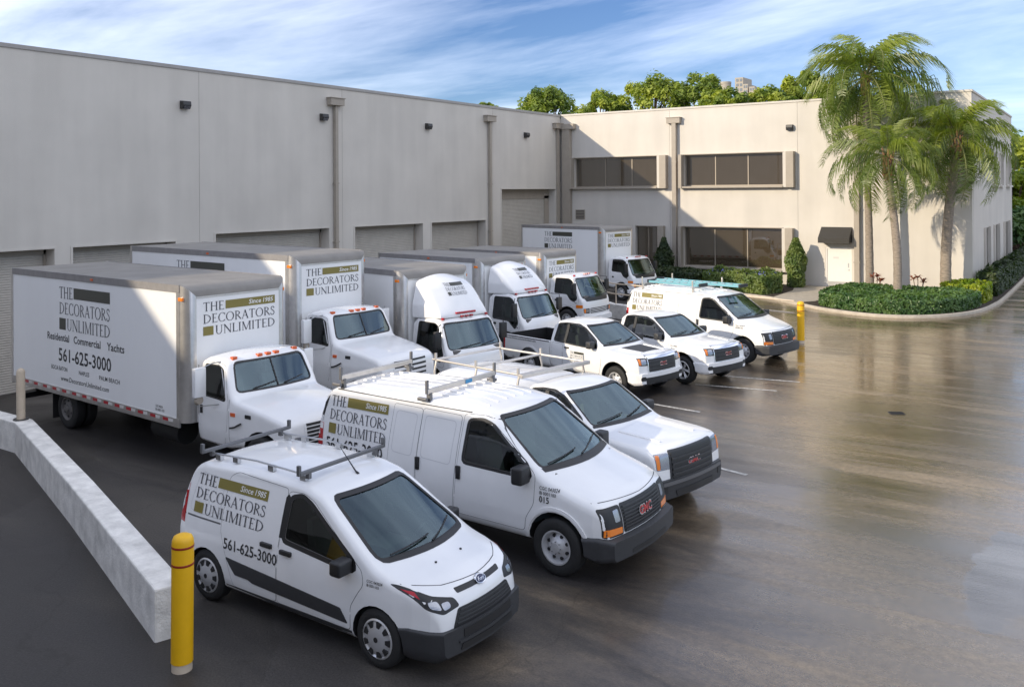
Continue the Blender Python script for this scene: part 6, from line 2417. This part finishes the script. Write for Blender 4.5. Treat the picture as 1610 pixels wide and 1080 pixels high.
# ---- trees beyond the roofs
def tree(label, x, y, z0, h, rx, ry, rz_, m, seed, nclump=46, leaf=0.20, per=150, name='pine_tree', trunks=True, group='trees behind the office roof'):
    rng = random.Random(seed)
    o = thing(name, label, 'tree', (x, y, z0), 0, group)
    pts = []
    cl = []
    for k in range(nclump):
        a = rng.uniform(0, 2 * PI)
        u = rng.uniform(-0.45, 1.0)
        rr = math.sqrt(max(0, 1 - u * u)) * rng.uniform(0.55, 1.0)
        c = Vector((rx * rr * math.cos(a), ry * rr * math.sin(a), h + rz_ * u * rng.uniform(0.75, 1.05)))
        cl.append(c)
        cr = rng.uniform(0.5, 1.0) * (rx + rz_) * 0.16
        for _ in range(per):
            d = Vector((rng.gauss(0, 1), rng.gauss(0, 1), rng.gauss(0, 0.75)))
            d.normalize()
            q = cr * rng.uniform(0.5, 1.05)
            pts.append((c + d * q, d + Vector((0, 0, 0.5))))
    leaf_mesh('crown', pts, leaf, rng, m, o, 0.0, 2.2)
    t = MB()
    t.tube([(0, 0, 0), (0.15, 0.1, h * 0.5), (0, 0, h)], 0.2, 8, radii=[0.32, 0.24, 0.12])
    for k in range(0, nclump, 3):
        c = cl[k]
        s = Vector((0, 0, h - rz_ * rng.uniform(0.5, 1.3)))
        t.tube([s, s.lerp(c, 0.5) + Vector((0, 0, -0.2)), c], 0.06, 5, radii=[0.10, 0.07, 0.03])
    t.build('trunk', M['bark'], o, smooth=50)
    return o


TREES = [
    (-9.7, 14.0, 11.9, 2.7, 2.35, 'pine', 'tall open pine with reddish tips behind the inner corner'),
    (-4.8, 14.6, 11.7, 2.3, 1.8, 'pine2', 'low bright green pine behind the upper left window'),
    (-0.4, 15.0, 12.0, 2.9, 2.35, 'pine2', 'broad yellow green pine crown above the rain head'),
    (3.2, 15.8, 12.1, 2.4, 2.1, 'pine', 'pine with bare limbs showing right of the broad crown'),
    (6.6, 13.0, 11.0, 2.5, 1.6, 'pine2', 'low rounded pine below the distant tower'),
    (9.5, 14.0, 11.1, 2.2, 1.6, 'pine2', 'small bright pine right of the distant tower'),
    (11.6, 15.6, 12.3, 1.8, 1.6, 'pine2', 'compact pine crown touching the tallest palm'),
]
for k, (x, y, h, rx, rz_, m_, lab) in enumerate(TREES):
    tree(lab, x, y, 0, h, rx, rx * 0.9, rz_, m_, 40 + k, 44, 0.17, 150)
tree('treetop peeping over the long warehouse parapet', -17.6, 16.0, 0, 12.9, 1.25, 1.2, 0.55, 'pine2', 60, 22, 0.14, 110)
tree('yellow green tree beside the road past the office corner', 23.6, 27.0, 0, 4.2, 2.6, 2.6, 2.6, 'hedgey', 61, 46, 0.22, 130, 'broadleaf_tree', group='trees past the office corner')
tree('tall green tree beyond the road past the office corner', 21.5, 44, 0, 6.0, 4.5, 4.5, 4.0, 'pine2', 62, 50, 0.3, 130, 'broadleaf_tree', group='trees past the office corner')
tree('dark tree low behind the side shrubs past the office', 24.6, 23.8, 0, 2.0, 2.4, 2.4, 2.0, 'hedge', 63, 40, 0.22, 120, 'broadleaf_tree', group='trees past the office corner')

# ---- far wood closing the drive
rng = random.Random(99)
pts = []
for _ in range(15000):
    t = rng.random()
    x, y = 16 + 110 * t, 78 - 30 * t + rng.uniform(-4, 4)
    hh = 6.5 + 1.8 * math.sin(x * 0.31) + 1.2 * math.sin(x * 0.83 + 1)
    z = hh * rng.random() ** 0.7
    pts.append((Vector((x, y + (hh - z) * 0.2, z)), Vector((-0.2, -0.6, 0.6))))
tag(leaf_mesh('far_trees', pts, 0.55, rng, 'pine', None), kind='stuff')

# ---- far buildings on the skyline
ft = thing('water_tower', 'distant pale cylindrical tower rising above the pines', 'tower', (-45.0, 150, 0))
m = MB()
m.lathe([(1.3, 0), (1.3, 30.0), (1.35, 30.0), (1.35, 30.4), (0, 30.4)], 24, axis='z')
m.build('shaft', M['tower'], ft, smooth=40)
m = MB()
m.cyl((-3.0, 0, 0), (-3.0, 0, 26.5), 0.25, n=8)
m.lathe([(0.3, 26.0), (1.5, 28.0), (1.5, 28.3), (0, 28.4)], 14, axis='z', c=(-3.0, 0, 0))
m.build('spotlight_mast', M['bronze'], ft, smooth=40)
fb = thing('apartment_block', 'distant stepped apartment block beside the tower on the skyline', 'building', (-40.8, 150, 0))
for x0, x1, z1 in ((-1.9, 0.0, 31.2), (0.0, 1.1, 29.6), (1.4, 2.7, 28.9)):
    w = bx('wall', 'tower', fb, x0, x1, 0, 6, 0, z1)
    for k in range(6):
        for i in range(2):
            a = x0 + (x1 - x0) * (0.15 + 0.45 * i)
            bx('window', 'towerwin', w, a, a + (x1 - x0) * 0.28, -0.06, -0.01, z1 - 0.9 - k * 1.1, z1 - 0.3 - k * 1.1)


# ------------------------------------------------------------------ the fleet
G1 = 'white box trucks backed up to the warehouse'
G2 = 'white vans parked nose out'
G3 = 'white pickups parked nose out'

compact_van((23.06, -41.80, 0), -0.01, 'small white panel van with grey roof bars, nearest the camera', G2)

v1, vb = cargo_van((23.52, -38.48, 0), -0.03, 'white cargo van with two tall silver roof bars beside the small van', G2)
v2 = copy_tree(v1)
v2.location = (20.62, -22.19, 0)
v2.rotation_euler = (0, 0, -0.235)
v2['label'] = 'far white cargo van carrying blue ladders on its roof'
put_logo(vb, v1, 'R', -4.48, 1.285, 0.60, sx=1.0)
lettering(vb, v1, 'phone_number', 'R', '561-625-3000', -4.52, 1.03, 0.19, 1.28, 'inkblack', 0.012)
lettering(vb, v1, 'licence_text', 'R', 'CGC 043024', -0.26, 1.14, 0.045, 0.32)
lettering(vb, v1, 'licence_text', 'R', 'IB 0001103', -0.26, 1.075, 0.045, 0.27)
lettering(vb, v1, 'fleet_number', 'R', '015', -0.26, 0.97, 0.085, 0.16, 'inkblack', 0.012)
van_rack(v1)
put_logo(vb, v2, 'R', -4.46, 1.285, 0.60, sx=1.0)
lettering(vb, v2, 'licence_text', 'R', 'CGC 043024', -0.26, 1.14, 0.045, 0.32)
lettering(vb, v2, 'licence_text', 'R', 'IB 0001103', -0.26, 1.075, 0.045, 0.27)
for x in (-4.1, -2.0):
    g_ = MB()
    g_.box(x - 0.025, x + 0.025, -0.84, 0.84, 2.16, 2.20)
    for s in (-1, 1):
        g_.box(x - 0.03, x + 0.03, s * 0.80 - 0.03, s * 0.80 + 0.03, 1.98, 2.17)
        g_.box(x - 0.02, x + 0.02, s * 0.84 - 0.02, s * 0.84 + 0.02, 2.17, 2.42)
    g_.build('rack_crossbar', M['rack'], v2, bevel=0.006)


def ladder(label, y, x0, x1, z, w):
    o = thing('ladder', label, 'ladder', v2.location, -0.235, 'blue ladders on the far van')
    for s in (-1, 1):
        bx('rail', 'ladder', o, x0, x1, y + s * w / 2 - 0.016, y + s * w / 2 + 0.016, z, z + 0.075)
    n = int((x1 - x0) / 0.3)
    for k in range(n):
        m = MB()
        m.cyl((x0 + 0.15 + 0.3 * k, y - w / 2, z + 0.05), (x0 + 0.15 + 0.3 * k, y + w / 2, z + 0.05), 0.018, n=8)
        m.build('rung', M['rack'], o, smooth=40)
    for xx in (x0 - 0.06, x1):
        bx('foot', 'black', o, xx, xx + 0.06, y - w / 2 - 0.03, y + w / 2 + 0.03, z - 0.005, z + 0.105, 0.01)
    return o


ladder('long blue ladder lying on the far side of the far van roof', 0.30, -4.2, -0.85, 2.215, 0.42)
ladder('short blue ladder lying on the near side of the far van roof', -0.42, -4.0, -1.9, 2.215, 0.36)

CD = (0.92, 3.26, 1.18, 0.935, 1.78, 1.12, -2.42, 0.385, 1.15)
p1, pb, pbed = pickup('pickup_truck', (19.26, -28.25, 0), -0.236, 'white pickup with a black panel on its bonnet', G3, CD, 'steel', 'chrome')
p2 = copy_tree(p1)
p2.location = (20.21, -25.98, 0)
p2.rotation_euler = (0, 0, -0.27)
p2['label'] = 'white pickup with a plain bonnet beside the far cargo van'
for w in [c for c in p2.children if c.name.startswith('wheel') and not c.name.startswith('wheel_arch')]:
    x, y = w.location.x, w.location.y
    for r_ in list(w.children):
        bpy.data.objects.remove(r_)
    bpy.data.objects.remove(w)
    wheel(p2, x, y, 0.385, 'spoke', 0.235, -1 if y < 0 else 1)
pb.panel('bonnet_decal', 'dkgrey', p1, 'T', rpoly([(-0.22, -0.40), (0.48, -0.34), (0.48, 0.34), (-0.22, 0.40)], 0.03), [], 0.005, 0.004, 0.12)
for rr, sides in ((p1, True), (p2, False), (None, False)):
    if rr is None:
        continue
    for y in (-0.52, 0.52):
        pts = [pb.cast('T', x, y * (1 - 0.12 * (x + 0.2)))[0] + Vector((0, 0, 0.002)) for x in (-0.2, 0.05, 0.3, 0.52)]
        MB().tube(pts, 0.02, 6).build('bonnet_crease', M['paint'], rr, smooth=60)
lg = logo(True)
o = pb.decal('door_logo_lettering', 'ink', p1, 'R', lg['ink'], -1.62, 0.74, 0.24)
pb.decal('door_logo_bar', 'darkbar', o, 'R', lg['bar'], -1.62, 0.74, 0.24)
pb.decal('door_logo_square', 'darkbar', o, 'R', lg['square'], -1.62, 0.74, 0.24)
lettering(pb, p1, 'phone_number', 'R', '561-625-3000', -1.62, 0.66, 0.05, 0.42, 'inkblack', 0.012)
lettering(pbed, p1, 'web_address', 'R', 'www.DecoratorsUnlimited.com', -4.25, 1.045, 0.055, 1.25, 'inkblack', 0.006)
lettering(pb, p2, 'licence_text', 'R', 'CGC 043024', -0.42, 1.0, 0.04, 0.26)
lettering(pb, p2, 'fleet_number', 'R', '016', -0.38, 0.90, 0.065, 0.13, 'inkblack', 0.012)

SD = (1.0, 3.65, 1.15, 1.005, 1.88, 1.20, -2.20, 0.40, 1.30)
p3, sb, sbed = pickup('pickup_truck', (23.18, -35.88, 0), -0.185, 'white pickup with black grille and a pipe rack over its bed', G3, SD, 'steel', 'black')
for y in (-0.55, 0.55):
    pts = [sb.cast('T', x, y * (1 - 0.10 * (x + 0.2)))[0] + Vector((0, 0, 0.002)) for x in (-0.2, 0.1, 0.4, 0.62)]
    MB().tube(pts, 0.024, 6).build('bonnet_crease', M['paint'], p3, smooth=60)
# fibreglass bed cover and the pipe rack over it
cap = Body([(-4.78, 1.40), (-4.70, 1.72), (-4.5, 1.80), (-3.0, 1.83), (-2.4, 1.82), (-2.26, 1.72)], [(-4.78, 1.305), (-2.26, 1.305)], [(1.3, 0.96), (1.6, 0.90), (1.85, 0.80)], [(-4.78, 0.97), (-4.6, 1), (-2.26, 1)], 0.14, 0.01, 0.05, None, 0.12, 8)
cap.me.materials.append(M['paint'])
link('bed_cover', cap.me, p3)
for mode in 'RL':
    cap.panel('cover_window', 'darkglass' if False else 'black', p3, mode, rpoly(rect(-4.4, -2.55, 1.40, 1.62), 0.06), [], 0.004, 0.006, 0.15)
for y in (-0.92, 0.92):
    rk = MB()
    rk.tube([(-4.7, y, 1.97), (-2.15, y, 1.99)], 0.024, 8)
    for x in (-4.6, -3.4, -2.25):
        rk.tube([(x, y * 1.04, 1.30), (x, y * 1.05, 1.75), (x, y * 0.99, 1.97)], 0.022, 8)
    rk.build('rack_rail', M['rack'], p3, smooth=40)
for x in (-4.6, -3.4, -2.25):
    m = MB()
    m.tube([(x, -0.92, 1.98), (x, 0.92, 1.98)], 0.026, 8)
    m.box(x - 0.02, x + 0.02, -0.95, -0.91, 1.97, 2.11)
    m.box(x - 0.02, x + 0.02, 0.91, 0.95, 1.97, 2.11)
    m.build('rack_crossbar', M['rack'], p3, smooth=40)
m = MB()
m.box(-2.20, -2.10, -0.98, 0.98, 1.94, 2.01)
m.build('rack_header', M['rack'], p3, bevel=0.008)

conventional_truck((15.04, -38.09, 0), -0.068, 'bonneted white box truck with wordmark and phone number, nearest the white wall', G1, 7.6, 0.89, 2.70, True, 0.66)
conventional_truck((13.36, -33.78, 0), -0.07, 'tallest bonneted white box truck, second from the white wall', G1, 7.6, 1.15, 2.70, False, 0.66)
cabover_truck((14.54, -31.0, 0), -0.20, 'snub nosed white box truck with roof fairing beside the tallest truck', G1, 5.0, 0.90, 2.40, True, 0.0, False)
cabover_truck((12.95, -25.39, 0), -0.12, 'snub nosed white box truck with roof fairing behind the black panelled pickup', G1, 5.0, 0.88, 2.32, True, 0.0, False, small_mark=True)
cabover_truck((11.40, -19.08, 0), -0.08, 'snub nosed white box truck with bare cab roof and wordmark on its box front', G1, 5.0, 0.85, 2.12, False, 0.66, False, old=True)
cabover_truck((9.10, -9.55, 0), -0.22, 'farthest white box truck parked before the office hedge', G1, 5.8, 0.85, 2.73, False, 0.66, 0.86, old=True)
v1.scale = (1.03, 1.03, 1.03)
